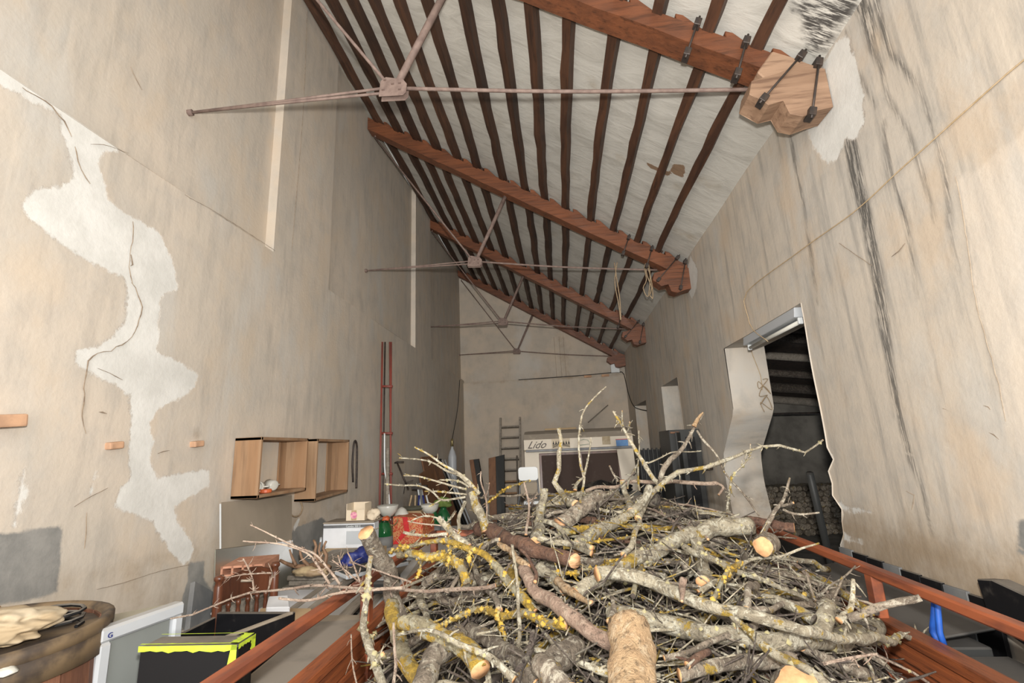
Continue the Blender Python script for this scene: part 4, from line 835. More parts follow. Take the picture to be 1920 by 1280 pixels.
# long grey slats
for i in range(9):
    o_ = .07*i; a = Vector((-1.42+o_, 2.2, 1.075+.012*(i % 3))); b = Vector((-1.52+o_*.9, 3.55, 1.10+.012*(i % 3))); sd = Vector((.03, 0, 0))
    tag(hexa('loose_batten', [a-sd, a+sd, a+sd-Vector((0, 0, .014)), a-sd-Vector((0, 0, .014))], [b-sd, b+sd, b+sd-Vector((0, 0, .014)), b-sd-Vector((0, 0, .014))], M['silver'] if i % 3 == 1 else M['greywood'], None, .002), 'long flat grey slat beside the left rail, %s counting from the wall' % ordn(i), 'slat', 'long grey slats beside the left rail')
tag(box('slat_support', (-1.1, 2.95, .66), (.42, .5, .74), M['black']), 'black box under the long grey slats', 'box')
# keyboard + blue bag
kb = thing('keyboard', 'dark grey computer keyboard lying on the slats', 'keyboard', (-1.2, 3.05, 1.16)); kb.rotation_euler = (.05, 0, .9)
box('case', (0, 0, .012), (.42, .15, .022), M['silver'], kb)
for i in range(14):
    for j in range(5): box('key', (-.19+i*.029, -.055+j*.027, .028), (.024, .022, .012), M['darkgrey'], kb, bev=0)
kb2 = thing('grey_telephone', 'dark telephone set lying right of the keyboard', 'telephone', (-1.02, 2.75, 1.13)); box('base', (0, 0, .03), (.13, .2, .06), M['darkgrey'], kb2, bev=.01); box('keypad', (.01, -.03, .063), (.08, .08, .006), M['silver'], kb2)
tag(lump('blue_bag', (-1.42, 3.35, 1.16), (.10, .09, .07), M['navy'], 4, .3), 'dark blue plastic bag behind the keyboard', 'bag')
# skull with antlers
sk = thing('deer_skull', 'deer skull with brown antlers lying on the planks', 'skull', (-1.66, 3.15, zt+.17)); zz = zt+.17
lump('skull', (-1.60, 3.05, zz+.03), (.11, .04, .032), M['bone'], 2, .22, 3, sk)
def ant(pts, r): tube('antler', [Vector(p) for p in pts], r, M['antler'], sk, 8, True, r*.45, .02, .05)
Yk = 3.2
for L, r in (([(618, 1066), (600, 1058), (575, 1062), (548, 1060), (525, 1050)], .022), ([(600, 1060), (590, 1040), (593, 1024), (588, 1012)], .016), ([(580, 1062), (566, 1046), (562, 1030)], .014), ([(555, 1060), (547, 1042), (543, 1030)], .012), ([(608, 1062), (612, 1040), (606, 1028), (612, 1014)], .015), ([(604, 1048), (598, 1032), (601, 1016)], .011)): ant([atY(a, b, Yk+.01*i) for i, (a, b) in enumerate(L)], r)
# lettered carton, white board box, carton on top
c1 = thing('lettered_carton', 'flat brown carton with faint red lettering under the white panel', 'box', (-1.7, 3.95, zt)); q = [atY(600, 1052, 3.85), atY(691, 1046, 3.85), atY(688, 1020, 3.85), atY(602, 1032, 3.85)]
xa, xb = q[0].x, q[1].x; hexa('carton', [(xa, 3.85, zt), (xb, 3.85, zt), (xb, 4.25, zt), (xa, 4.25, zt)], [(xa, 3.85, zt+.13), (xb, 3.85, zt+.13), (xb, 4.25, zt+.13), (xa, 4.25, zt+.13)], M['card'], c1)
text('lettering', 'FACTO', .07, (xb-.32, 3.847, zt+.03), M['stickred'], c1, sx=1.3)
hexa('flap', [(xa-.02, 3.80, zt+.14), (xb, 3.84, zt+.15), (xb, 3.95, zt+.16), (xa, 3.95, zt+.17)], [(xa-.02, 3.80, zt+.145), (xb, 3.84, zt+.155), (xb, 3.95, zt+.165), (xa, 3.95, zt+.175)], M['card'], c1, 0)
wbx = thing('white_appliance', 'white panelled appliance with dark top strip behind the cartons', 'appliance', (-1.72, 4.1, zt+.13)); z1 = zt+.16; Y = 3.98
xa, xb = atY(606, 985, Y).x, atY(702, 985, Y).x; zt2 = atY(650, 981, Y).z
hexa('body', [(xa, Y, z1), (xb, Y, z1), (xb, Y+.1, z1), (xa, Y+.1, z1)], [(xa, Y, zt2), (xb, Y, zt2), (xb, Y+.1, zt2), (xa, Y+.1, zt2)], M['white_paper'], wbx, .004)
box('top_strip', ((xa+xb)/2, Y-.003, zt2-.022), (xb-xa-.01, .006, .022), M['greyalu'], wbx, world=True, bev=0); box('grey_label', ((xa+xb)/2+.07, Y-.003, zt2-.11), (.17, .006, .10), M['silver'], wbx, world=True, bev=0)
text('lettering', 'Combo 300 E', .022, ((xa+xb)/2-.02, Y-.006, zt2-.03), M['white'], wbx); box('dusty_lid', ((xa+xb)/2, Y+.11, zt2+.006), (xb-xa, .24, .012), M['hardboard'], wbx, world=True)
tube('handle', [(xa-.005, Y-.02, zt2-.10), (xa+.0, Y-.03, zt2-.12), (xa-.01, Y-.03, zt2-.24)], .010, M['silver'], wbx)
co = thing('open_cream_carton', 'small open cream carton with pink round label on the appliance', 'box', (-1.65, 4.15, zt2)); xa, xb = atY(649, 980, 4.05).x, atY(683, 980, 4.05).x; zb_ = zt2+.012; zh = atY(665, 944, 4.05).z
for n_, c_, s_ in (('front', ((xa+xb)/2, 4.05, (zb_+zh-.05)/2), (xb-xa, .004, zh-.05-zb_)), ('rear', ((xa+xb)/2, 4.19, (zb_+zh)/2), (xb-xa, .004, zh-zb_)), ('side', (xa, 4.12, (zb_+zh)/2), (.004, .14, zh-zb_)), ('side', (xb, 4.12, (zb_+zh)/2), (.004, .14, zh-zb_))): box(n_, c_, s_, M['card_white'], co, world=True, bev=0)
M['pink'] = simple('pink_label', (.75, .38, .42), (.5, .12, .25), 40, .7, bump=0)
lb_ = link('label', lathe_me([(0, 0), (.028, 0), (.028, .002), (0, .002)], 18), M['pink'], co); lb_.rotation_euler = (math.pi/2, 0, 0); lb_.location = ((xa+xb)/2-co.location.x-.012, 4.046-co.location.y, (zb_+zh-.05)/2-co.location.z); box('stripe', ((xa+xb)/2-.012, 4.0475, (zb_+zh-.05)/2), (.045, .001, zh-.055-zb_), M['card'], co, world=True, bev=0)
tag(lump('crushed_packet', (xb+.06, 4.1, zb_+.03), (.05, .06, .05), M['card_white'], 11, .4, 3), 'crushed reddish cream packet beside the open cream carton', 'packet')
tag(lump('red_wallet', (xb+.13, 4.2, zt2+.0), (.035, .04, .022), M['orange'], 12, .25, 3), 'small orange red packet left of the green jars', 'packet')
# chest freezer with jars
cf = thing('chest_freezer', 'pale white chest freezer carrying green jars and a red patterned box', 'freezer', (-1.5, 5.0, .306)); 
hexa('body', [(-2.12, 4.42, .306), (-.96, 4.42, .306), (-.96, 5.9, .306), (-2.12, 5.9, .306)], [(-2.12, 4.42, .93), (-.96, 4.42, .93), (-.96, 5.9, .93), (-2.12, 5.9, .93)], M['white'], cf, .015)
hexa('lid', [(-2.13, 4.41, .935), (-.95, 4.41, .935), (-.95, 5.91, .935), (-2.13, 5.91, .935)], [(-2.13, 4.41, .985), (-.95, 4.41, .985), (-.95, 5.91, .985), (-2.13, 5.91, .985)], M['white'], cf, .012); box('handle', (-1.5, 4.40, .90), (.2, .02, .03), M['greyalu'], cf, world=True)
def carboy(px, Y, lab, tilt=0):
    p = atY(px, 1020, Y); t = thing('glass_carboy', lab, 'glass jar', (p.x, Y, .985))
    link('jar', lathe_me([(0, .0), (.072, 0), (.08, .02), (.082, .12), (.075, .17), (.05, .215), (.038, .23), (.036, .26), (.04, .265), (.04, .27), (.03, .27)], 24), M['greenglass'], t, False, True)
    link('base_ring', lathe_me([(.080, 0), (.084, .0), (.0845, .10), (.0825, .10)], 24), M['slate'], t, False, True)
    return t
def bowl(px, py, Y, r, lab, up=True):
    p = atY(px, py, Y); t = thing('glass_lampshade', lab, 'lampshade', p.to_tuple())
    pf = [(.012, 0), (r*.5, .012), (r*.85, .04), (r, .075), (r*.97, .078), (r*.8, .045), (r*.45, .018), (0, .012)]
    if not up: pf = [(a, .078-b) for a, b in pf][::-1]
    pf = [(a, b*1.5) for a, b in pf]
    link('shade', lathe_me(pf, 26), M['opal'], t, False, True); link('fitting', lathe_me([(0, -.06), (.02, -.06), (.028, -.035), (.016, -.01), (.03, .004), (0, .006)], 14), M['brass'], t, False, True)
    tube('arm', [(0, 0, -.05), (.05, .01, -.075), (.09, .01, -.05), (.10, .01, -.015)], .006, M['brass'], t, 6, False, step=.01); return t
carboy(720, 4.72, 'green glass jar beside the red patterned box, in front'); carboy(812, 5.3, 'green glass jar right of the red patterned box'); carboy(832, 5.55, 'green glass jar farthest right on the freezer')
rb = thing('patterned_box', 'red and orange patterned gift box with red ribbon on the freezer', 'box', (-1.4, 5.0, .985))
p0, p1 = atY(736, 1000, 4.82), atY(792, 1000, 4.82)
def pat():
    s = NT('red_gold_scroll_pattern', .5); v1 = s.vor(26, s.mapv((1, 1, 1)), 'DISTANCE_TO_EDGE'); s.col(s.mix(s.step(s.noise(30, 4, dist=2.5), .45, .55), (.42, .045, .02), (.52, .25, .10))); return s.m
M['pattern'] = pat()
bx = hexa('box', [(p0.x, 4.82, .985), (p1.x, 4.82, .985), (p1.x+.05, 5.08, .985), (p0.x+.05, 5.08, .985)], [(p0.x, 4.82, 1.245), (p1.x, 4.82, 1.225), (p1.x+.05, 5.08, 1.23), (p0.x+.05, 5.08, 1.25)], M['pattern'], rb, .005)
mx = p0.x+(p1.x-p0.x)*.33
prism('ribbon', [(mx, 4.812, 1.24), (mx+.05, 4.812, 1.238), (mx+.075, 4.812, 1.11), (mx+.02, 4.812, 1.11)], (0, .006, 0), M['red'], rb, .001); prism('ribbon', [(mx+.02, 4.811, 1.11), (mx+.075, 4.811, 1.11), (mx-.04, 4.811, .99), (p0.x, 4.811, .99)], (0, .006, 0), M['red'], rb, .001)
bowl(727, 970, 4.80, .105, 'white opal glass lampshade with brass arm above the nearest green jar'); bowl(753, 973, 5.0, .08, 'small white opal lampshade right of the largest one', False)
bowl(806, 966, 5.3, .10, 'white opal lampshade with brass arm near the leaning brown boards'); bowl(784, 973, 5.5, .08, 'small white opal lampshade in the middle of the freezer top', False)
tag(link('glass_dish', lathe_me([(0, 0), (.10, 0), (.15, .02), (.148, .026), (.1, .008), (0, .006)], 28, (atY(775, 985, 5.3).x, 5.3, 1.25)), M['glass'], None, True, True), 'clear glass dish lying on the patterned box', 'dish')
tag(box('dish_block', (atY(775, 985, 5.3).x, 5.3, 1.117), (.22, .2, .26), M['card']), 'plain carton under the clear glass dish', 'box')
tag(lump('green_cloth', (atY(830, 980, 5.5).x, 5.53, 1.28), (.09, .06, .06), simple('olive_green_cloth', (.16, .24, .05), (.1, .15, .03), 12, .8), 13, .4, 3), 'olive green cloth scrap on the jars at the right end', 'cloth')
ht = thing('hand_pump', 'small tool caddy with yellow handled tools behind the freezer', 'tool rack', (-1.85, 6.3, 0)); bx0 = atY(787, 925, 6.3)
box('post', (bx0.x, 6.3, .6), (.03, .03, 1.2), M['dark_iron'], ht, world=True); box('rack', (bx0.x, 6.3, bx0.z+.08), (.20, .06, .05), M['dark_iron'], ht, world=True)
for i, (a, b, m) in enumerate(((772, 766, 'neon'), (779, 778, 'card'), (786, 784, 'navy'), (793, 797, 'navy'), (799, 806, 'white'))): tube('tool_handle', [atY(a, 928, 6.28), atY(b, 955, 6.27)], .012, M[{'neon': 'cable', 'card': 'cable', 'navy': 'navy', 'white': 'white'}[m]], ht, 8)
tube('pump_lever', [atY(766, 917, 6.3), atY(745, 868, 6.3)], .012, M['dark_iron'], ht); tube('pump_lever', [atY(735, 869, 6.3), atY(745, 866, 6.3), atY(757, 866, 6.3)], .012, M['dark_iron'], ht); tube('wire', [atY(757, 925, 6.3), atY(760, 905, 6.3), atY(775, 900, 6.3)], .005, M['dark_iron'], ht)
# red tube bundle on the wall
rt = thing('red_tube_bundle', 'tall red painted iron tubes leaning upright on the left wall', 'tubes', (-2.1, 5.8, 0))
Y = 5.55
for a, b, r, m in ((717, 712, .012, 'redpaint'), (731, 738, .012, 'redpaint'), (722, 718, .010, 'dark_iron'), (734, 733, .009, 'redpaint')):
    p, q_ = atY(a, 641, Y+.02), atY(b, 955, Y); q_.z = 0; q_ += (q_-p)*0; tube('tube', [p, q_], r, M[m], rt)
for z_ in (724, 812, 888): tube('cross_link', [atY(716, z_, Y), atY(736, z_, Y)], .014, M['redpaint'], rt)
tag(tube('plaster_lath', [atY(727, 840, 5.5), Vector((atY(729, 960, 5.5).x, 5.5, 0))], .022, M['greywood'], None, 6), 'rough grey pole standing between the red tubes', 'pole')
tag(tube('white_flex', [atY(721, 812, 5.535), atY(721, 850, 5.52), atY(722, 885, 5.5), atY(728, 915, 5.5), atY(732, 975, 5.5)], .010, M['white'], None, 6, step=.05), 'white flex hanging among the red tubes', 'cord')
# brown boards
bd = [(789, 808, 875, .45, 'narrow'), (796, 822, 856, .5, 'tall')]
leaner('brown_board', [Vector((-1.75, 6.4, 0)), Vector((-1.55, 7.2, 0)), atY(812, 872, 7.3), atY(785, 889, 6.6)], 'lower reddish brown board leaning on the left wall', 'board', M['brownboard'], .02)
leaner('brown_board', [Vector((-1.62, 6.9, 0)), Vector((-1.45, 7.9, 0)), atY(818, 855, 8.0), atY(788, 857, 7.2)], 'taller reddish brown board leaning behind the lower one', 'board', M['brownboard'], .02)
leaner('white_board', [Vector((-1.66, 6.2, 0)), Vector((-1.60, 6.42, 0)), atY(787, 905, 6.5), atY(781, 908, 6.3)], 'narrow white board leaning before the brown boards', 'board', M['white'], .02)
for i, (a, b) in enumerate(((822, 866), (829, 872), (834, 880))): tag(tube('metal_profile', [atY(a, 862, 8.3), Vector((-1.35+.06*i, 8.0, 0))], .018, M['silver' if i else 'black'], None, 4), 'grey metal profile leaning right of the brown boards, %s of three' % ordn(i), 'profile', 'metal profiles by the brown boards')
leaner('dark_board', [Vector((-1.66, 7.8, 0)), Vector((-1.35, 8.3, 0)), atY(826, 860, 8.5), atY(814, 863, 8.2)], 'black board leaning between brown boards and metal profiles', 'board', M['black'], .02)
ld2 = thing('gas_lantern', 'tall grey gas cylinder with brass valve by the left wall', 'cylinder', (-1.9, 9.0, 0)); px_ = atY(848, 850, 9.0)
link('cylinder', lathe_me([(0, 0), (.085, 0), (.085, 1.0), (.08, 1.75), (.05, 1.85), (.025, 1.9), (.02, 1.95), (0, 1.95)], 18, (px_.x, 9.0, 0)), M['silver'], ld2, True, True); link('valve', lathe_me([(0, 0), (.03, 0), (.022, .06), (.028, .08), (.02, .14), (0, .14)], 10, (px_.x, 9.0, 1.94)), M['brass'], ld2, True, True)
# ------------------------------------------------------------------ right side, between trailer and wall
gb = cab('grey_storage_box', [(1.14, 2.02), (1.46, 2.02), (1.46, 2.98), (1.14, 2.98)], 1.10, 0, M['darkgrey'], 'dark grey storage box between the trailer rail and right wall', 'box')
bb = cab('black_television', [(1.15, 1.42), (1.47, 1.42), (1.47, 1.98), (1.15, 1.98)], 1.06, 0, M['black'], 'big black box with blue strap, right of the trailer', 'box')
hexa('lid_rim', [(1.14, 1.41, 1.05), (1.48, 1.41, 1.05), (1.48, 1.99, 1.05), (1.14, 1.99, 1.05)], [(1.14, 1.41, 1.085), (1.48, 1.41, 1.085), (1.48, 1.99, 1.085), (1.14, 1.99, 1.085)], M['darkgrey'], bb)
tag(hexa('grey_sheet', [(1.12, 2.0, 1.105), (1.47, 2.0, 1.16), (1.47, 2.98, 1.16), (1.12, 2.98, 1.105)], [(1.12, 2.0, 1.115), (1.47, 2.0, 1.17), (1.47, 2.98, 1.17), (1.12, 2.98, 1.115)], M['darkgrey']), 'dark grey sheet resting on the storage box by the wall', 'sheet')
ts = thing('tile_strip', 'row of dark patterned tiles along the foot of the right wall', 'tiles', (1.53, 2.4, 0))
for i in range(8):
    y0_ = 2.04+i*.125; hexa('tile', [(1.515, y0_, .9), (1.515, y0_+.12, .9), (1.53, y0_+.12, .9), (1.53, y0_, .9)], [(1.515, y0_, 1.24), (1.515, y0_+.12, 1.235), (1.53, y0_+.12, 1.235), (1.53, y0_, 1.24)], M['slate'] if i % 3 == 1 else M['black'], ts, .002)
tag(box('tile_ledge', (1.49, 2.5, .45), (.06, 1.1, .9), M['concrete']), 'low concrete kerb carrying the dark tiles', 'kerb')
tag(tube('blue_strap', [atX(1754, 1128, 1.13), atX(1752, 1160, 1.12), atX(1750, 1185, 1.12), atX(1758, 1200, 1.12), atX(1768, 1212, 1.12)], .011, M['blue'], None, 6, step=.02), 'bright blue strap hanging over the black box', 'strap')
tag(tube('blue_strap', [atX(1757, 1130, 1.125), atX(1760, 1160, 1.115), atX(1762, 1185, 1.11), atX(1770, 1208, 1.11)], .009, M['blue'], None, 6, step=.02), 'second blue strap strand beside the first, slightly thinner', 'strap')
fb = thing('foam_box', 'white foam box corner at the lower right beside the trailer', 'box', (1.25, 1.3, 0))
tag_ = None
q = [Vector(v) for v in ((1.10, 1.20, 0), (1.34, 1.20, 0), (1.34, 1.40, 0), (1.10, 1.40, 0))]
wallp('side', q[1]+Vector((0, 0, 0)), q[2], 1.20, -.03, M['foam'], fb); wallp('side', q[3], q[0], 1.10, .0-.03, M['foam'], fb); hexa('bottom', [v+Vector((0, 0, 0)) for v in q], [v+Vector((0, 0, 1.02)) for v in q], M['foam'], fb)
tag(box('cardboard_panel', (1.36, 1.19, .62), (.14, .012, 1.24), M['card']), 'brown cardboard panel at the lower right picture edge', 'box')
bt_ = thing('black_monitor', 'black television seen edge-on against the right wall', 'television', (1.45, 1.7, .0)); 
prism('shell', [atX(*p, 1.50) for p in [(1864, 1084), (1895, 1086), (1990, 1128), (1990, 1230), (1900, 1172), (1885, 1140)]], (-.06, 0, 0), M['black'], bt_, .004)
box('stand', (1.47, 1.72, .57), (.06, .3, 1.14), M['black'], bt_, world=True)

# ------------------------------------------------------------------ trailer
TX0, TX1, TE, TN = -.785, 1.065, 2.95, .10
RZ, BZ = 1.375, 1.225
tr = thing('farm_trailer', 'red-brown wooden sided farm trailer heaped with brushwood', 'trailer', (.14, 1.5, 0))
for i in range(10): box('bed_plank', (TX0+.09+i*.186, (TE+TN)/2, .78), (.18, TE-TN, .035), M['plank'], tr, world=True)
nb = 6; hb_ = (BZ-.03-.80)/nb
for sx, xx in ((-1, TX0), (1, TX1)):
    for i in range(nb): box('side_plank', (xx+random.uniform(-.002, .002), (TE+TN)/2, .80+hb_*(i+.5)), (.025, TE-TN, hb_-.006), M['plank'], tr, world=True)
    box('top_batten', (xx+sx*.004, (TE+TN)/2, BZ-.012), (.06, TE-TN+.04, .035), M['plank'], tr, world=True)
    box('guard_rail', (xx, (TE+TN)/2, RZ), (.042, TE-TN+.05, .032), M['rail'], tr, world=True, bev=.006)
    for y in (.12, 1.0, 1.94, 2.94): box('rail_post', (xx, y, (RZ+.72)/2), (.036, .045, RZ-.72), M['rail'], tr, world=True)
for yy in (TN, TE):
    for i in range(nb): box('end_plank', (.14, yy, .80+hb_*(i+.5)), (TX1-TX0-.03, .025, hb_-.006), M['plank'], tr, world=True)
box('guard_rail', (.14, TE, RZ), (TX1-TX0, .042, .032), M['rail'], tr, world=True)
for xx in (-.45, .73):
    o = link('wheel', lathe_me([(0, -.09), (.2, -.09), (.33, -.08), (.35, -.04), (.35, .04), (.33, .08), (.2, .09), (0, .09)], 28), M['black'], tr); o.rotation_euler = (0, math.pi/2, 0); o.location = (xx-.14, .3, .35)
box('axle', (.14, 1.8, .38), (1.2, .08, .08), M['dark_iron'], tr, world=True); box('chassis_beam', (-.3, 1.4, .7), (.08, 3.0, .12), M['dark_iron'], tr, world=True); box('chassis_beam', (.58, 1.4, .7), (.08, 3.0, .12), M['dark_iron'], tr, world=True)
for xx in (-.3, .58): box('axle_bracket', (xx, 1.8, .53), (.06, .2, .24), M['dark_iron'], tr, world=True)

# ------------------------------------------------------------------ the brushwood
def sst(a, b, x): t = min(1, max(0, (x-a)/(b-a))); return t*t*(3-2*t)
def hw(y): return .64+.36*sst(1.05, 2.1, y)
def hs(x, y):
    """height of the heap's surface"""
    u = (x-.18)/hw(y); side = max(0., 1-abs(u)**2.4); back = 1-sst(2.9, 3.45, y)
    hgt = 1.08-.22*(1-sst(1.0, 1.9, y))*sst(.75, 1.05, abs(u))+side*(.19+.31*sst(.6, 2.4, y))
    hgt += .035*mnoise.noise(Vector((x*3, y*3, 1)))+.02*mnoise.noise(Vector((x*8, y*8, 4)))
    return .82+(hgt-.82)*back*sst(-.1, .5, y)
def hit(px, py, lift=0., y0=.7, y1=3.3):
    r = ray(px, py); y = y0; prev = None
    while y < y1:
        t = y/r[1]; x, z = r[0]*t, r[2]*t+H; g = z-hs(x, y)-lift
        if g < 0: return Vector((x, y, z))
        y += .01
    return None
# packed twig core, coloured dark for the shade in the heap's gaps
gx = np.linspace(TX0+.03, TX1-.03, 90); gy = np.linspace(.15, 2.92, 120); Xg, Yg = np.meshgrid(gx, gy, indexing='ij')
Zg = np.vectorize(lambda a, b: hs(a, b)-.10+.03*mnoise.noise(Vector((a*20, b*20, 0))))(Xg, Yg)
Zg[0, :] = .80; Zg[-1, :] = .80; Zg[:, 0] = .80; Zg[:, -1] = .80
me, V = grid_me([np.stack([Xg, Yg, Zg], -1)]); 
lit = link('gap_shade_core', me, M['litter'], None, True); tag(lit, 'packed twig litter inside the heap on the trailer, coloured dark as gap shade', 'brushwood', kind='stuff')

def branch_arrays(P, R, n, knob, wob):
    k = len(P); sd = Vector((random.random()*50, random.random()*50, random.random()*50))
    Q = []
    for i, p in enumerate(P):
        a = min(R[i], .009)*wob; Q.append(p+Vector((mnoise.noise(p*9+sd), mnoise.noise(p*9+sd*2), mnoise.noise(p*9-sd)))*a*2.2)
    R2 = [r*(1+knob*(mnoise.noise(p*28+sd)*1.3+mnoise.noise(p*70+sd)*.8)) for r, p in zip(R, P)]
    V, Fc, caps = tube_arrays(Q, R2, n, .03)
    amp = max(R)*(.16 if max(R) > .012 else 0)
    if amp:
        for j, v in enumerate(V):
            c_ = Q[j//n]; d_ = (v-c_).normalized(); V[j] = v+d_*amp*(mnoise.noise(v*55+sd)+.7*mnoise.noise(v*120+sd))
    return Q, R2, V, Fc, caps
def add_tube(V, Fc, MI, P, R, n=6, mi=0, cap=0):
    v, f, c = tube_arrays(P, R, n, .08); o = len(V); V += v; Fc += [tuple(q+o for q in x) for x in f]+[tuple(q+o for q in x) for x in c]; MI += [mi]*len(f)+[cap]*len(c)
def branch_me(P, R, mats, n=8, knob=.12, wob=1., spurs=0, capm=1, slen=.03, flakes=0):
    """bark tube with cut ends, short spurs and lichen tufts"""
    Q, R2, V, Fc, caps = branch_arrays(P, R, n, knob, wob); MI = [0]*len(Fc); Fc = Fc+caps; MI += [capm, capm]
    k = len(Q)
    for _ in range(spurs):
        i = random.randrange(1, k-1) if k > 2 else 0; T = (Q[i+1]-Q[i-1]).normalized() if k > 2 else Vector((1, 0, 0)); a = T.orthogonal().normalized(); a.rotate(Matrix.Rotation(random.random()*6.28, 3, T))
        d = (a+T*random.uniform(-.2, .9)).normalized(); L = slen*random.uniform(.4, 1.4); r = min(R2[i]*.6, .0045)
        add_tube(V, Fc, MI, [Q[i], Q[i]+d*L*.6+T*L*.1, Q[i]+d*L+T*L*.3], [r, r*.7, r*.35], 5)
    for _ in range(flakes):
        i = random.randrange(0, k-1); p = Q[i].lerp(Q[i+1], random.random()); T = (Q[i+1]-Q[i]).normalized(); a = T.orthogonal().normalized(); a.rotate(Matrix.Rotation(random.random()*6.28, 3, T)); c = p+a*R2[i]*.95; s_ = random.uniform(.003, .0095)
        b = T.cross(a); o = len(V); V += [c+T*s_, c+b*s_*.8, c-T*s_*.9, c-b*s_, c+a*s_*random.uniform(.6, 1.3)]; Fc += [(o, o+1, o+4), (o+1, o+2, o+4), (o+2, o+3, o+4), (o+3, o, o+4)]; MI += [2]*4
    me = pydata(V, Fc); me.polygons.foreach_set('material_index', np.array(MI, np.int32)); me.polygons.foreach_set('use_smooth', np.ones(len(MI), bool)); return me
M['lichen'] = simple('yellow_lichen_tuft', (.46, .27, .02), (.36, .30, .12), 60, .95, bump=.3)
M['lichen_pale'] = simple('pale_green_lichen_tuft', (.33, .29, .14), (.28, .25, .17), 60, .95, bump=.3)
KN = {'bark': 'lichen_pale', 'bark_pale': 'lichen_pale', 'bark_yellow': 'lichen', 'bark_dark': 'lichen_pale', 'bark_twig': 'lichen_pale', 'bark_peel': 'lichen', 'bark_brown': 'lichen', 'cork': 'lichen'}
def branch(label, pts, w0, w1, mat='bark', forks=(), spurs=6, lift=.03, capm='cutwood', name='branch', Yd=None, flakes=0, knob=.12, w_mid=None, group=None):
    """pts: (px, py[, Y]) on the photograph; missing depths come from the heap's surface. widths in photograph pixels."""
    def place(pts, start=None):
        out = []; 
        for q in pts:
            if len(q) == 3:
                h_ = hit(q[0], q[1], .02+lift*.3); out.append(atY(q[0], q[1], min(q[2], h_.y) if h_ is not None else q[2])); continue
            if Yd is not None: out.append(atY(q[0], q[1], Yd)); continue
            p = hit(q[0], q[1], lift); out.append(p if p is not None else None)
        ok = [i for i, p in enumerate(out) if p is not None]
        for i, p in enumerate(out):
            if p is None:
                j = min(ok, key=lambda a: abs(a-i)) if ok else None; y = out[j].y if j is not None else (start.y if start is not None else 2.4); out[i] = atY(pts[i][0], pts[i][1], y)
        return out
    def mk(P, a, b, m, sp, fk, cm):
        L = sum((P[i+1]-P[i]).length for i in range(len(P)-1)); P2 = spline(P, max(.009, min(.04, L/26))); k = len(P2)
        R = []
        for i in range(k): t = i/(k-1); wv = a+(b-a)*t; R.append(max(.0012, wv*P2[i].y/(2*F)))
        mx = max(R); n = 20 if mx > .016 else (9 if mx > .008 else 6)
        return branch_me(P2, R, None, n, knob, 1., sp, 1, .02+mx*.6, fk)
    P = place(pts); me = mk(P, w0, w1, mat, spurs, flakes, capm)
    o = link(name, me, [M[mat], M[capm], M[KN[mat]]], None, True); tag(o, label, 'branch' if name != 'log' else 'log', group)
    for fk in forks:
        fp, a, b = fk[:3]; PF = place(fp, P[0]); 
        # the fork starts on the main stem
        if len(fp[0]) == 2 or True:
            best = min(spline(P, .02), key=lambda v: (v-PF[0]).length); bestpx = None
            pr_ = min(range(len(P)), key=lambda i: (pts[i][0]-fp[0][0])**2+(pts[i][1]-fp[0][1])**2); y_ = P[pr_].y
            PF = []
            for i, q in enumerate(fp):
                yq = q[2] if len(q) == 3 else y_-.02*i; h_ = hit(q[0], q[1], .03); PF.append(atY(q[0], q[1], min(yq, h_.y) if h_ is not None else yq))
        mf = mk(PF, a, b, mat, max(2, spurs//2), flakes//3, capm); link('side_twig', mf, [M[mat], M[capm], M[KN[mat]]], o, True)
    return o
B = branch
# --- lower left
B('grey log with round pale sawn end rising at the upper left of the heap', [(681, 1004, 1.50), (712, 1044, 1.57), (734, 1083, 1.62), (738, 1118, 1.65), (760, 1165, 1.66)], 28, 27, 'bark', spurs=2, name='log', knob=.08)
B('upright greenish lichened branch standing at the left edge of the heap', [(694, 1038, 1.25), (687, 1070, 1.24), (683, 1120, 1.22), (683, 1170, 1.2), (692, 1220, 1.17), (706, 1250, 1.15), (718, 1300, 1.1)], 8, 17, 'bark_pale', [([(704, 1245), (712, 1230), (715, 1224)], 7, 8), ([(694, 1190), (700, 1190)], 4, 3)], 8, flakes=30)
B('long arching branch covered in yellow lichen at upper left', [(728, 1037, 1.7), (755, 1026, 1.68), (790, 1017, 1.66), (840, 1016, 1.62), (880, 1027, 1.58), (920, 1056, 1.54), (950, 1090, 1.5), (985, 1126, 1.46), (1008, 1148, 1.44)], 5, 17, 'bark_yellow', [([(847, 1020), (843, 1045), (838, 1058)], 5, 3), ([(880, 1030), (876, 1055)], 5, 3), ([(760, 1026), (748, 1024)], 4, 2)], 12, flakes=90)
B('short thick orange lichened branch just under the arching one', [(745, 1038, 1.75), (790, 1041, 1.72), (830, 1044, 1.7), (862, 1062, 1.66), (870, 1095, 1.64)], 15, 17, 'bark_yellow', [([(790, 1045), (786, 1070), (780, 1085)], 5, 3), ([(845, 1048), (840, 1060)], 5, 3)], 6, flakes=60)
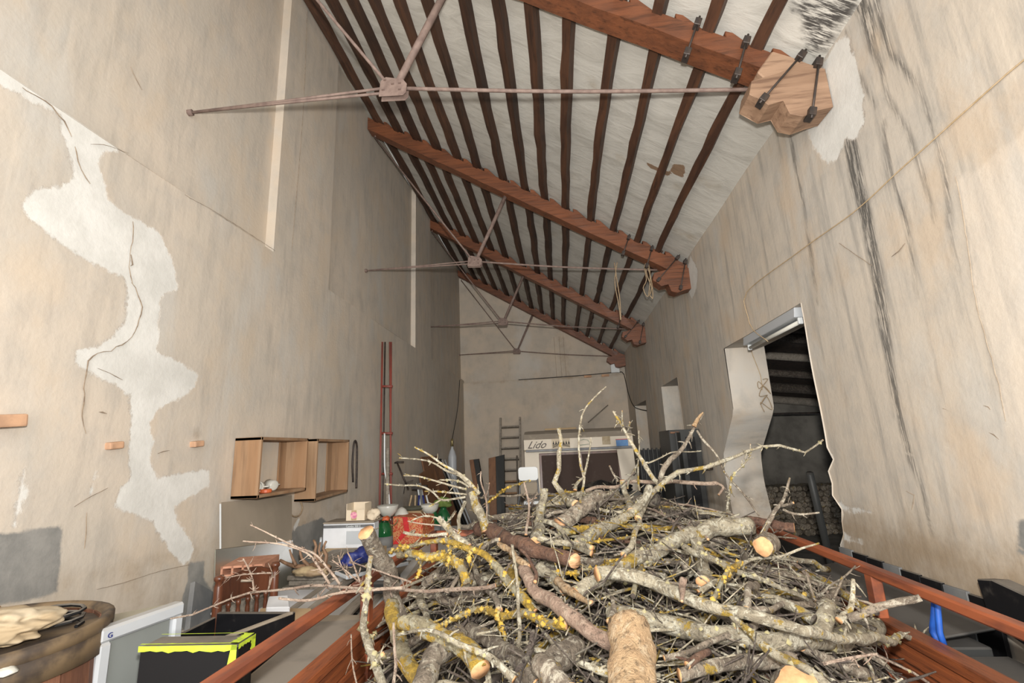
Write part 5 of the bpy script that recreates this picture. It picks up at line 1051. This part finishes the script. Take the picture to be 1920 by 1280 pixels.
B('long thin pinkish twig stretching left across the rail to the wall side', [(318, 1160, 1.35), (360, 1152, 1.37), (400, 1136, 1.4), (470, 1112, 1.45), (520, 1104, 1.48), (610, 1098, 1.52), (690, 1099, 1.55), (780, 1107, 1.57), (860, 1104, 1.56), (930, 1094, 1.55)], 3, 8, 'bark_twig',
  [([(617, 1095), (600, 1068), (580, 1042), (545, 1026), (500, 1018), (455, 1013)], 5, 2.5), ([(637, 1094), (618, 1068), (592, 1040), (560, 1028), (520, 1010), (469, 984)], 5, 2.2), ([(475, 1110), (472, 1080), (455, 1046)], 3.5, 2.5), ([(503, 1104), (511, 1078), (505, 1074), (460, 1077), (422, 1084)], 3.5, 2), ([(680, 1096), (665, 1068), (650, 1037)], 4, 2.5), ([(672, 1090), (650, 1070), (623, 1049)], 3.5, 2), ([(655, 1085), (640, 1060), (634, 1040)], 3, 2)], 26)
B('thin pinkish twig with pale broken tip lying along the left rail', [(522, 1118, 1.42), (560, 1122, 1.42), (600, 1120, 1.43), (650, 1112, 1.45), (705, 1104, 1.48), (760, 1098, 1.5)], 5, 6, 'bark_twig', spurs=12)
B('bare wiry twig crossing from the sawn grey log towards the lower left', [(655, 1052, 1.6), (700, 1066, 1.58), (735, 1080, 1.56), (770, 1092, 1.55)], 2.5, 4, 'bark_twig', spurs=8)
B('short pale stub with broken top leaning at the left middle', [(770, 1099), (788, 1118), (800, 1145), (806, 1172)], 13, 12, 'bark_pale', spurs=2, lift=.05, capm='splinter')
B('thick upright mossy branch at the left edge beside the planks', [(735, 1128, 1.45), (738, 1165, 1.4), (752, 1205, 1.35), (770, 1240, 1.3), (785, 1290, 1.25)], 24, 28, 'bark_yellow', spurs=4, name='log', capm='splinter')
B('thick arched mossy branch with sawn end at lower left', [(752, 1182, 1.25), (790, 1183, 1.22), (835, 1195, 1.2), (872, 1218, 1.17), (892, 1250, 1.14)], 25, 34, 'bark_yellow', spurs=5, name='log')
B('slender white branch running down across the arched mossy one', [(742, 1192, 1.2), (790, 1184, 1.17), (830, 1191, 1.15), (880, 1215, 1.12), (925, 1245, 1.1), (962, 1268, 1.08)], 5, 13, 'bark_pale', spurs=10, flakes=10)
B('dark grey log pointing down towards the bottom centre', [(888, 1168), (920, 1198), (960, 1235), (1005, 1285)], 26, 34, 'bark', spurs=4, name='log', lift=.03)
B('dark brown log at the bottom left corner of the heap', [(860, 1190, 1.35), (835, 1225, 1.22), (800, 1275, 1.12), (780, 1310, 1.05)], 30, 38, 'bark', spurs=3, name='log')
B('straight pale vertical twig standing left of the peeled branch', [(960, 1023, 1.42), (966, 1080, 1.4), (971, 1140, 1.36), (969, 1200, 1.32), (966, 1248, 1.28)], 5, 9, 'bark_pale', [([(966, 1085), (945, 1110)], 3, 2)], 10)
B('horizontal twig with big orange lichen clumps in the left centre', [(812, 1182), (840, 1165), (870, 1151), (910, 1145), (950, 1150), (990, 1150), (1020, 1160), (1058, 1172)], 5, 17, 'bark_yellow', [([(930, 1150), (940, 1170), (950, 1200)], 4, 2.5)], 10, lift=.06, flakes=110)
B('thin straight twig hanging vertically beside the mossy branches', [(740, 1165, 1.15), (739, 1210, 1.12), (742, 1250, 1.1), (738, 1300, 1.06)], 5, 6, 'bark_twig', spurs=8)
B('hair-thin pale twig over the left planks', [(657, 1190, 1.15), (658, 1220, 1.13), (663, 1250, 1.1), (672, 1285, 1.08)], 2.5, 3, 'bark_twig', spurs=3)
B('crooked dark twig crossing the arching lichened branch', [(940, 1016), (905, 1028), (885, 1050), (865, 1080), (850, 1106)], 7, 7, 'bark', spurs=6, lift=.09)
B('grey branch slanting down in the left centre', [(883, 1050), (895, 1085), (915, 1110), (935, 1142)], 9, 12, 'bark', spurs=5, lift=.04)
B('pale vertical stub under the horizontal lichened twig at the bottom', [(903, 1238), (912, 1262), (914, 1295)], 9, 11, 'bark_pale', spurs=3, lift=.05)
B('grey horizontal branch left behind the vertical twig', [(790, 1120), (830, 1122), (870, 1118), (915, 1100)], 14, 16, 'bark', spurs=4, lift=.02)
# --- centre
B('thick peeled pinkish branch curving down through the centre', [(982, 1062), (998, 1095), (1028, 1128), (1075, 1158), (1110, 1184), (1150, 1204)], 20, 25, 'bark_peel', spurs=2, name='log', lift=.07, knob=.08, capm='bark_peel')
B('broad flaky brown bark log left of centre', [(904, 992), (945, 1004), (990, 1024), (1035, 1042), (1075, 1058)], 26, 22, 'bark_brown', spurs=2, name='log', lift=.05, capm='splinter', knob=.25)
B('pale orange torn wood splinter beside the brown bark log', [(938, 1018), (955, 1032), (975, 1048), (990, 1060)], 9, 12, 'cork', spurs=0, lift=.085, capm='splinter', knob=.3)
B('thin red-brown peeled bark strip hanging over the peeled branch', [(975, 1030), (995, 1050), (1005, 1075), (1005, 1092)], 5, 7, 'bark_brown', spurs=0, lift=.11)
B('lichened branch ending in torn orange wood at the centre', [(1008, 1062), (1030, 1078), (1050, 1090), (1062, 1098)], 19, 17, 'bark_pale', spurs=3, lift=.045, capm='splinter')
B('torn orange broken branch end pointing right at the centre', [(1040, 1090), (1062, 1102), (1080, 1114), (1104, 1128)], 16, 9, 'cork', spurs=1, lift=.065, capm='splinter', knob=.35)
B('thick branch rising right with cut lower end in the centre', [(1080, 1112), (1105, 1102), (1130, 1088), (1170, 1060), (1205, 1040)], 24, 22, 'bark_pale', spurs=4, name='log', lift=.05, flakes=20)
B('long thick arching branch sweeping from centre to the right rail', [(1122, 1076), (1150, 1072), (1190, 1074), (1230, 1082), (1270, 1108), (1310, 1128), (1360, 1145), (1400, 1153), (1460, 1166), (1530, 1183), (1600, 1196), (1670, 1198), (1732, 1190)], 23, 5, 'bark_pale', spurs=14, lift=.10, flakes=30)
B('upright rough pale cork-barked log at the bottom centre', [(1178, 1172, 1.02), (1186, 1205, .99), (1192, 1240, .96), (1200, 1310, .9)], 66, 78, 'cork', spurs=0, name='log', knob=.09, capm='cork')
B('long thick whitish branch with yellow spots across the lower right', [(1140, 1150), (1200, 1162), (1280, 1176), (1340, 1190), (1420, 1196), (1500, 1200), (1570, 1196), (1640, 1180)], 26, 33, 'bark_pale', [([(1380, 1160), (1385, 1185)], 7, 9)], 8, lift=.05, name='log', flakes=60)
B('cut log stub with pale face just left of the cork-barked log', [(1082, 1200, 1.25), (1060, 1222, 1.2), (1035, 1245, 1.16)], 34, 44, 'bark', spurs=1, name='log', knob=.06)
B('slender lichened branch at the bottom left of the cork log', [(1000, 1217), (1040, 1228), (1090, 1246), (1145, 1262)], 9, 13, 'bark_pale', spurs=6, lift=.06)
B('dark forked twig at the bottom left of centre', [(1005, 1180), (995, 1215), (975, 1250), (962, 1295)], 8, 14, 'bark_dark', [([(990, 1222), (1005, 1200), (1010, 1175)], 6, 4)], 5, lift=.08)
B('brown log lying at the bottom, left of the cork log', [(1015, 1245, 1.15), (1035, 1270, 1.08), (1060, 1310, 1.02)], 34, 40, 'bark', spurs=1, name='log')
B('short vertical stub with orange tip above the cork log', [(1147, 1122), (1146, 1140), (1144, 1165)], 6, 14, 'bark', spurs=0, lift=.07, capm='splinter')
B('two-pronged dry split stick end hanging over the arching branch', [(1283, 1085), (1282, 1100), (1279, 1130)], 14, 5, 'bark_peel', spurs=0, lift=.14, capm='splinter')
# --- standing twigs, centre and back
B('tall upright lichened branch with broken top before the caravan', [(1050, 803, 2.7), (1052, 825, 2.7), (1048, 850, 2.69), (1045, 880, 2.68), (1040, 905, 2.66), (1056, 925, 2.62), (1080, 948, 2.58)], 7, 15, 'bark_pale', spurs=8, capm='splinter', flakes=16)
B('upright pale green post-like branch left of centre', [(1019, 918, 2.15), (1015, 945, 2.13), (1011, 975, 2.1), (1004, 1015, 2.05)], 13, 21, 'bark_pale', [([(1013, 975), (1035, 985), (1060, 1005), (1085, 1028), (1112, 1045)], 8, 10), ([(1006, 1012), (1035, 1014), (1070, 1020), (1110, 1036)], 10, 11)], 4, flakes=24)
B('tall thin curved whip twig rising in front of the caravan', [(1137, 724, 2.5), (1118, 741, 2.5), (1103, 757, 2.5), (1092, 780, 2.5), (1087, 815, 2.5), (1087, 845, 2.49), (1089, 870, 2.48), (1095, 893, 2.46), (1090, 920, 2.44), (1085, 945, 2.42)], 2.5, 7, 'bark_pale', [([(1097, 890), (1104, 862), (1107, 820)], 4.5, 2), ([(1094, 895), (1080, 908), (1074, 918)], 4, 7)], 14)
B('upright forked branch crossing the caravan corner', [(1150, 771, 2.3), (1168, 797, 2.3), (1182, 825, 2.3), (1196, 850, 2.3), (1215, 880, 2.3), (1242, 908, 2.3)], 3.5, 9, 'bark_pale', [([(1170, 800), (1167, 785), (1166, 771)], 4, 2.5), ([(1176, 808), (1180, 797), (1181, 790)], 3.5, 2)], 10)
B('grey branch with sharp orange splintered tip, right of centre', [(1320, 774, 2.2), (1306, 800, 2.2), (1290, 822, 2.2), (1268, 850, 2.2), (1248, 880, 2.2), (1243, 908, 2.2)], 3, 12, 'bark', [([(1306, 806), (1322, 828), (1340, 850), (1358, 876), (1385, 915), (1408, 945), (1424, 966)], 4.5, 3)], 10, capm='splinter')
B('pale splintered wood tip of the pointed grey branch', [(1320, 773, 2.19), (1312, 786, 2.19), (1303, 803, 2.19)], 2, 10, 'cork', spurs=2, capm='splinter', knob=.3)
B('long lichened branch reaching right across the doorway', [(1545, 823, 1.85), (1530, 835, 1.87), (1510, 848, 1.9), (1490, 843, 1.93), (1460, 836, 1.97), (1430, 839, 2.0), (1400, 847, 2.03), (1360, 862, 2.08), (1320, 878, 2.12), (1275, 889, 2.15), (1240, 908, 2.15), (1215, 940, 2.12), (1198, 968, 2.1)], 2.5, 12, 'bark_pale', [([(1372, 893), (1395, 870), (1405, 850), (1408, 832)], 3, 2), ([(1372, 893), (1370, 930), (1367, 965)], 4, 5)], 24, flakes=24)
B('pale vertical branch descending right of the thick orange-cut limb', [(1195, 975), (1188, 1000), (1180, 1025), (1172, 1045)], 8, 10, 'bark_pale', spurs=4, lift=.07)
B('thick lichened limb with orange cut tip right of centre', [(1078, 1022, 1.95), (1120, 998, 2.0), (1160, 972, 2.03), (1195, 950, 2.06), (1212, 930, 2.08), (1216, 905, 2.1)], 27, 12, 'bark_pale', spurs=5, name='log', capm='splinter', flakes=40)
B('thick grey-brown log with reddish split end behind the centre', [(1048, 978, 2.25), (1080, 958, 2.28), (1110, 940, 2.3), (1126, 932, 2.32)], 28, 24, 'bark', spurs=2, name='log', capm='splinter')
B('thin vertical twig with side spur left of the pale post branch', [(983, 903, 2.1), (988, 930, 2.1), (991, 955, 2.08), (986, 1002, 2.05)], 3, 6, 'bark_twig', [([(990, 940), (1006, 934)], 3, 2.5)], 6)
B('yellow lichened twig pointing right towards the white chair', [(994, 900, 2.5), (970, 908, 2.5), (950, 914, 2.5), (930, 928, 2.48), (910, 944, 2.46)], 3, 5, 'bark_yellow', spurs=6, flakes=20)
B('short upright lichened stub beside the orange-cut limb', [(1169, 898, 2.35), (1174, 925, 2.33), (1184, 960, 2.3)], 10, 13, 'bark_pale', spurs=3, flakes=12)
B('thin straight twig standing right of the forked caravan branch', [(1198, 808, 2.45), (1198, 845, 2.45), (1196, 880, 2.44), (1199, 920, 2.42)], 2.5, 4, 'bark_pale', [([(1197, 870), (1180, 900), (1176, 915)], 4, 4)], 8)
B('short knobbly twig leaning left before the caravan window', [(1141, 872, 2.5), (1148, 886, 2.5), (1160, 904, 2.48)], 3, 4, 'bark', spurs=5)
B('long reddish branch lying level along the back of the heap', [(1095, 918, 2.7), (1150, 910, 2.7), (1200, 903, 2.68), (1270, 902, 2.66), (1340, 904, 2.64)], 6, 7, 'bark_twig', [([(1338, 904), (1355, 914), (1348, 928)], 5, 4)], 4)
B('thin arched twig between forked branch and dark cabinet', [(1205, 870, 2.4), (1235, 857, 2.4), (1260, 848, 2.4), (1290, 848, 2.4), (1314, 845, 2.4)], 3, 2, 'bark_pale', spurs=6)
B('long straight grey stick lying across the back left of the heap', [(895, 932, 2.65), (960, 928, 2.66), (1040, 927, 2.68), (1110, 934, 2.66), (1185, 940, 2.6)], 4, 5, 'bark', spurs=3)
# --- fan at back left
B('stubby forked branch with long twigs fanning out to the left', [(882, 924, 2.2), (893, 945, 2.18), (902, 968, 2.15), (911, 992, 2.12)], 15, 17, 'bark_pale',
  [([(904, 925, 2.2), (880, 902, 2.2), (852, 882, 2.2), (820, 864, 2.2), (778, 837, 2.2)], 6.5, 3), ([(884, 916, 2.2), (862, 893, 2.2), (838, 881, 2.2), (800, 865, 2.2), (748, 858, 2.2)], 5, 2.5), ([(874, 920, 2.19), (850, 912, 2.18), (805, 898, 2.17), (756, 890, 2.16)], 4.5, 2.5), ([(878, 914, 2.21), (865, 905, 2.22), (845, 901, 2.22), (824, 900, 2.22)], 4.5, 3), ([(870, 934, 2.18), (830, 935, 2.16), (812, 922, 2.15), (785, 913, 2.14), (722, 906, 2.12)], 4.5, 2.5), ([(874, 925, 2.2), (838, 921, 2.2), (796, 922, 2.2)], 4, 2.5), ([(829, 936, 2.16), (803, 951, 2.14)], 3, 2), ([(872, 938, 2.2), (867, 960, 2.18), (860, 998, 2.1)], 7, 6)], 10, flakes=10, capm='splinter')
B('upright forked twig standing behind the fan of twigs', [(903, 882, 2.3), (904, 905, 2.3), (911, 935, 2.28), (914, 960, 2.26), (911, 985, 2.24)], 3, 4, 'bark_twig', [([(910, 935), (915, 918), (917, 904)], 3, 2)], 5)
B('pale gnarled branch with feathery tips left of the brown bark log', [(826, 968, 1.95), (845, 985, 1.93), (860, 1004, 1.9), (880, 1030, 1.86)], 11, 13, 'bark_pale', [([(832, 972), (800, 968), (770, 978)], 4, 2), ([(838, 978), (852, 962)], 4, 2)], 16, capm='splinter')
B('thin speckled twig pointing left above the arching branch', [(756, 1000, 1.9), (780, 1003, 1.9), (810, 1003, 1.9), (840, 1002, 1.88)], 6, 6, 'bark_pale', spurs=8)
B('fine pale twig reaching left over the red patterned box', [(764, 976, 1.95), (800, 982, 1.95), (838, 988, 1.94), (860, 996, 1.92)], 2.2, 3.5, 'bark_twig', spurs=6)
# --- right half
B('thick limb with blunt sawn end pointing at the doorway', [(1190, 1052, 1.75), (1232, 1036, 1.78), (1270, 1012, 1.82), (1315, 994, 1.86), (1360, 984, 1.9), (1400, 984, 1.93)], 22, 30, 'bark_pale', spurs=3, name='log', flakes=36, capm='bark_pale')
B('log with round orange sawn face at the right of the heap', [(1424, 1024, 1.62), (1436, 1018, 1.78), (1446, 1014, 1.95)], 31, 27, 'bark', spurs=0, name='log', knob=.03)
B('long dark branch slanting down to the right side planks', [(1280, 1024), (1320, 1042), (1360, 1062), (1420, 1084), (1470, 1108), (1517, 1130)], 12, 6, 'bark_pale', spurs=8, lift=.09, flakes=16)
B('pale branch pointing right over the guard rail', [(1536, 1018, 1.75), (1510, 1027, 1.74), (1480, 1036, 1.72), (1440, 1045, 1.7), (1395, 1058, 1.66), (1350, 1090, 1.6), (1312, 1112, 1.55)], 3, 10, 'bark_pale', [([(1450, 1044), (1470, 1050), (1484, 1062)], 3, 2), ([(1460, 1048), (1480, 1050), (1495, 1053)], 4, 2)], 12)
B('yellow lichened short branch crossing under the pale pointing one', [(1388, 1054), (1368, 1076), (1352, 1100), (1334, 1126)], 8, 9, 'bark_yellow', spurs=3, lift=.11, flakes=30)
B('upright grey stump-like branch in the right centre', [(1300, 1012, 1.7), (1308, 1035, 1.68), (1314, 1062, 1.66), (1318, 1096, 1.62)], 18, 23, 'bark_pale', spurs=2, flakes=12)
B('Y-shaped grey branch standing by the right rail', [(1480, 893, 1.95), (1474, 918, 1.95), (1468, 942, 1.95), (1450, 965, 1.94), (1436, 985, 1.92), (1428, 1015, 1.88)], 3.5, 11, 'bark', [([(1466, 950), (1478, 946), (1488, 943)], 5, 4), ([(1467, 955), (1485, 961), (1510, 963), (1537, 961)], 4.5, 3)], 6)
B('brown log with pale cut end beside the Y-shaped branch', [(1492, 990, 2.1), (1465, 983, 2.12), (1430, 976, 2.15), (1395, 974, 2.18)], 15, 12, 'bark_brown', spurs=3, name='log')
B('pinkish grey branch descending to the bottom right', [(1365, 1146), (1385, 1162), (1420, 1190), (1460, 1222), (1500, 1246), (1560, 1290)], 10, 18, 'bark_pale', spurs=5, lift=.10, flakes=14)
B('forked bare twig reaching right by the rail post', [(1512, 1132, 1.6), (1530, 1118, 1.6), (1555, 1098, 1.6), (1580, 1082, 1.6), (1603, 1060, 1.6)], 6, 2.5, 'bark', [([(1580, 1080), (1572, 1105), (1560, 1130)], 4, 3), ([(1512, 1072), (1520, 1098), (1527, 1125)], 4, 5)], 8)
B('grey crooked stick along the right inner side', [(1388, 1142), (1430, 1140), (1480, 1136), (1530, 1128), (1565, 1110), (1592, 1090)], 10, 6, 'bark', spurs=6, lift=.05)
B('straight rough grey stub poking out over the right planks', [(1727, 1122, 1.3), (1700, 1130, 1.31), (1665, 1142, 1.32), (1625, 1152, 1.34), (1590, 1162, 1.35)], 10, 14, 'bark', spurs=6)
B('forked lichened twig at the right end of the whitish branch', [(1598, 1090, 1.5), (1598, 1115, 1.48), (1590, 1140, 1.45), (1570, 1165, 1.42)], 6, 12, 'bark_pale', [([(1597, 1118), (1608, 1130), (1612, 1150)], 5, 3)], 6)
B('short cut log standing at the right above the whitish branch', [(1550, 1136, 1.5), (1548, 1160, 1.46), (1542, 1190, 1.42)], 24, 28, 'bark_pale', spurs=0, name='log', flakes=16)
B('log with large round orange sawn face at the bottom right', [(1492, 1288, .98), (1486, 1292, 1.12), (1482, 1285, 1.3)], 64, 56, 'bark', spurs=0, name='log', knob=.03)
B('dark log lying level at the bottom right of centre', [(1270, 1268), (1320, 1262), (1380, 1248), (1430, 1236), (1485, 1232)], 19, 22, 'bark', spurs=4, name='log', lift=.05)
B('short stub with pale cut end right of the cork log', [(1326, 1220), (1305, 1230), (1280, 1240)], 11, 13, 'bark_brown', spurs=1, lift=.08)
B('thin pinkish twig at the lower right over the planks', [(1642, 1225, 1.12), (1610, 1230, 1.13), (1580, 1238, 1.14), (1545, 1248, 1.15)], 4, 6, 'bark_twig', [([(1600, 1232), (1610, 1250)], 3, 2)], 5)
B('broad grey forked bough at the lower right edge', [(1500, 1215), (1550, 1236), (1600, 1262), (1660, 1300)], 14, 20, 'bark', spurs=5, lift=.03)
B('grey twig running upright right of the whip cluster', [(1410, 1088), (1402, 1112), (1396, 1142)], 12, 12, 'bark', spurs=3, lift=.06)
B('whitish branch level above the dark log at the bottom', [(1245, 1228), (1290, 1216), (1340, 1200), (1372, 1186)], 10, 9, 'bark', spurs=5, lift=.07)

# fillers: individual branches that look alike, by class
specs = [('thick', 'log', 80, .25, .8, .011, .024, ['bark', 'bark', 'bark_pale', 'bark', 'bark_yellow', 'bark_dark', 'bark_brown']),
         ('thin', 'branch', 210, .22, .75, .004, .0105, ['bark', 'bark_pale', 'bark_dark', 'bark', 'bark', 'bark_pale', 'bark_twig', 'bark_yellow'])]
BN = {'bark': 'grey', 'bark_pale': 'pale lichened', 'bark_yellow': 'yellow lichened', 'bark_dark': 'dark', 'bark_brown': 'red-brown', 'bark_twig': 'pinkish'}
def where(P):
    m = P[len(P)//2]; d = P[-1]-P[0]; zx = 'left' if m.x < -.12 else ('right' if m.x > .42 else 'middle'); zy = 'front' if m.y < 1.4 else ('back' if m.y > 2.2 else 'centre')
    ax_ = abs(math.degrees(math.atan2(d.y, d.x))) % 180; s_ = d.y*d.x
    o_ = 'pointing away' if 60 < ax_ < 120 else ('lying crossways' if ax_ < 25 or ax_ > 155 else ('slanting to the right' if s_ > 0 else 'slanting to the left'))
    return zx, zy, o_
def rnd_branch(L, r, mat, dz, ang=None, y_lo=.75, y_hi=2.95, twigs=2, tiltz=None):
    y = random.uniform(y_lo, y_hi); x = .18+hw(y)*random.uniform(-.86, .80); a = random.uniform(0, math.pi*2) if ang is None else ang; d = Vector((math.cos(a), math.sin(a)*.8, 0)).normalized()
    pts = []; n = 5; bend = random.uniform(-.25, .25)*L; sd = Vector((-d.y, d.x, 0)); tz = random.uniform(-.12, .16) if tiltz is None else tiltz
    for i in range(n+1):
        t = i/n-.5; p = Vector((x, y, 0))+d*L*t+sd*bend*(.25-t*t); wl_ = min(hw(p.y)*1.02, .93); p.x = min(max(p.x, .16-wl_), .16+wl_); p.y = min(max(p.y, .3), 3.05)
        pts.append(p)
    zs = [hs(p.x, p.y) for p in pts]; zm = sum(zs)/len(zs)
    for i, p in enumerate(pts): p.z = max(zs[i]*.55+zm*.45, zs[i]-.05)+dz+tz*L*(i/n-.5)
    return spline(pts, L/12)
for nm, kind, cnt, l0, l1, r0, r1, mats in specs:
    for i in range(cnt):
        L = random.uniform(l0, l1); r = random.uniform(r0, r1); mt = random.choice(mats); P = rnd_branch(L, r, mt, random.uniform(-.03, .015)-r*.3, y_lo=.85); r *= .5+.5*sst(1.0, 2.2, P[len(P)//2].y)
        if max(p.z-hs(p.x, p.y) for p in P) > .14: P = [p-Vector((0, 0, .05)) for p in P]
        k = len(P); R = [r*(1-.5*j/(k-1)) for j in range(k)]
        me = branch_me(P, R, None, 12 if r > .012 else 7, .14, 1.2, random.randint(2, 7), 1, .03, random.randint(6, 22) if mt == 'bark_yellow' else random.randint(0, 3))
        o = link(kind, me, [M[mt], M['cutwood' if random.random() < .2 else 'bark_dark'], M[KN[mt]]], None, True)
        zx, zy, o_ = where(P); fk_ = 'short' if L < .42 else 'long'
        lb2 = '%s %s %s %s, %s in the %s %s of the heap' % (nm, fk_, BN[mt], 'branch' if kind == 'log' else 'twig', o_, zy, zx)
        tag(o, lb2, 'branch' if kind == 'branch' else 'log', lb2+' group')
# everything finer: one object
for kind, cnt, mt, r0, r1 in (('fine_twigs', 900, 'bark_dark', .0018, .0055), ('pale_fine_twigs', 520, 'bark_pale', .0016, .0045), ('lichened_fine_twigs', 90, 'bark_yellow', .0018, .004)):
    V = []; Fc = []; MI = []
    for i in range(cnt):
        L = random.uniform(.10, .42); r = random.uniform(r0, r1); up_ = random.random() < .12
        P = rnd_branch(L, r, None, random.uniform(-.07, .02), y_hi=1.2+1.75*random.random(), tiltz=random.uniform(-.5, .5) if not up_ else random.uniform(.6, 1.0)); P = P[::2]+[P[-1]]
        sd = Vector((random.random()*9, random.random()*9, 0)); P = [p+Vector((mnoise.noise(p*14+sd), mnoise.noise(p*14-sd), mnoise.noise(p*14+sd*3)))*.012 for p in P]
        k = len(P); add_tube(V, Fc, MI, P, [r*(1-.6*j/(k-1)) for j in range(k)], 5)
        if random.random() < .5:
            j = random.randrange(1, k-1); d = Vector((random.gauss(0, 1), random.gauss(0, 1), abs(random.gauss(0, .7)))).normalized()*random.uniform(.03, .10); add_tube(V, Fc, MI, [P[j], P[j]+d*.5, P[j]+d+Vector((0, 0, .004))], [r*.7, r*.55, r*.3], 4)
    o = link(kind, pydata(V, Fc), M[mt], None, True, True)
    tag(o, {'fine_twigs': 'mass of fine grey twigs filling the brushwood heap', 'pale_fine_twigs': 'scattered fine pale lichened twigs filling the brushwood heap', 'lichened_fine_twigs': 'scattered fine yellow twigs filling the brushwood heap'}[kind], 'brushwood', kind='stuff')
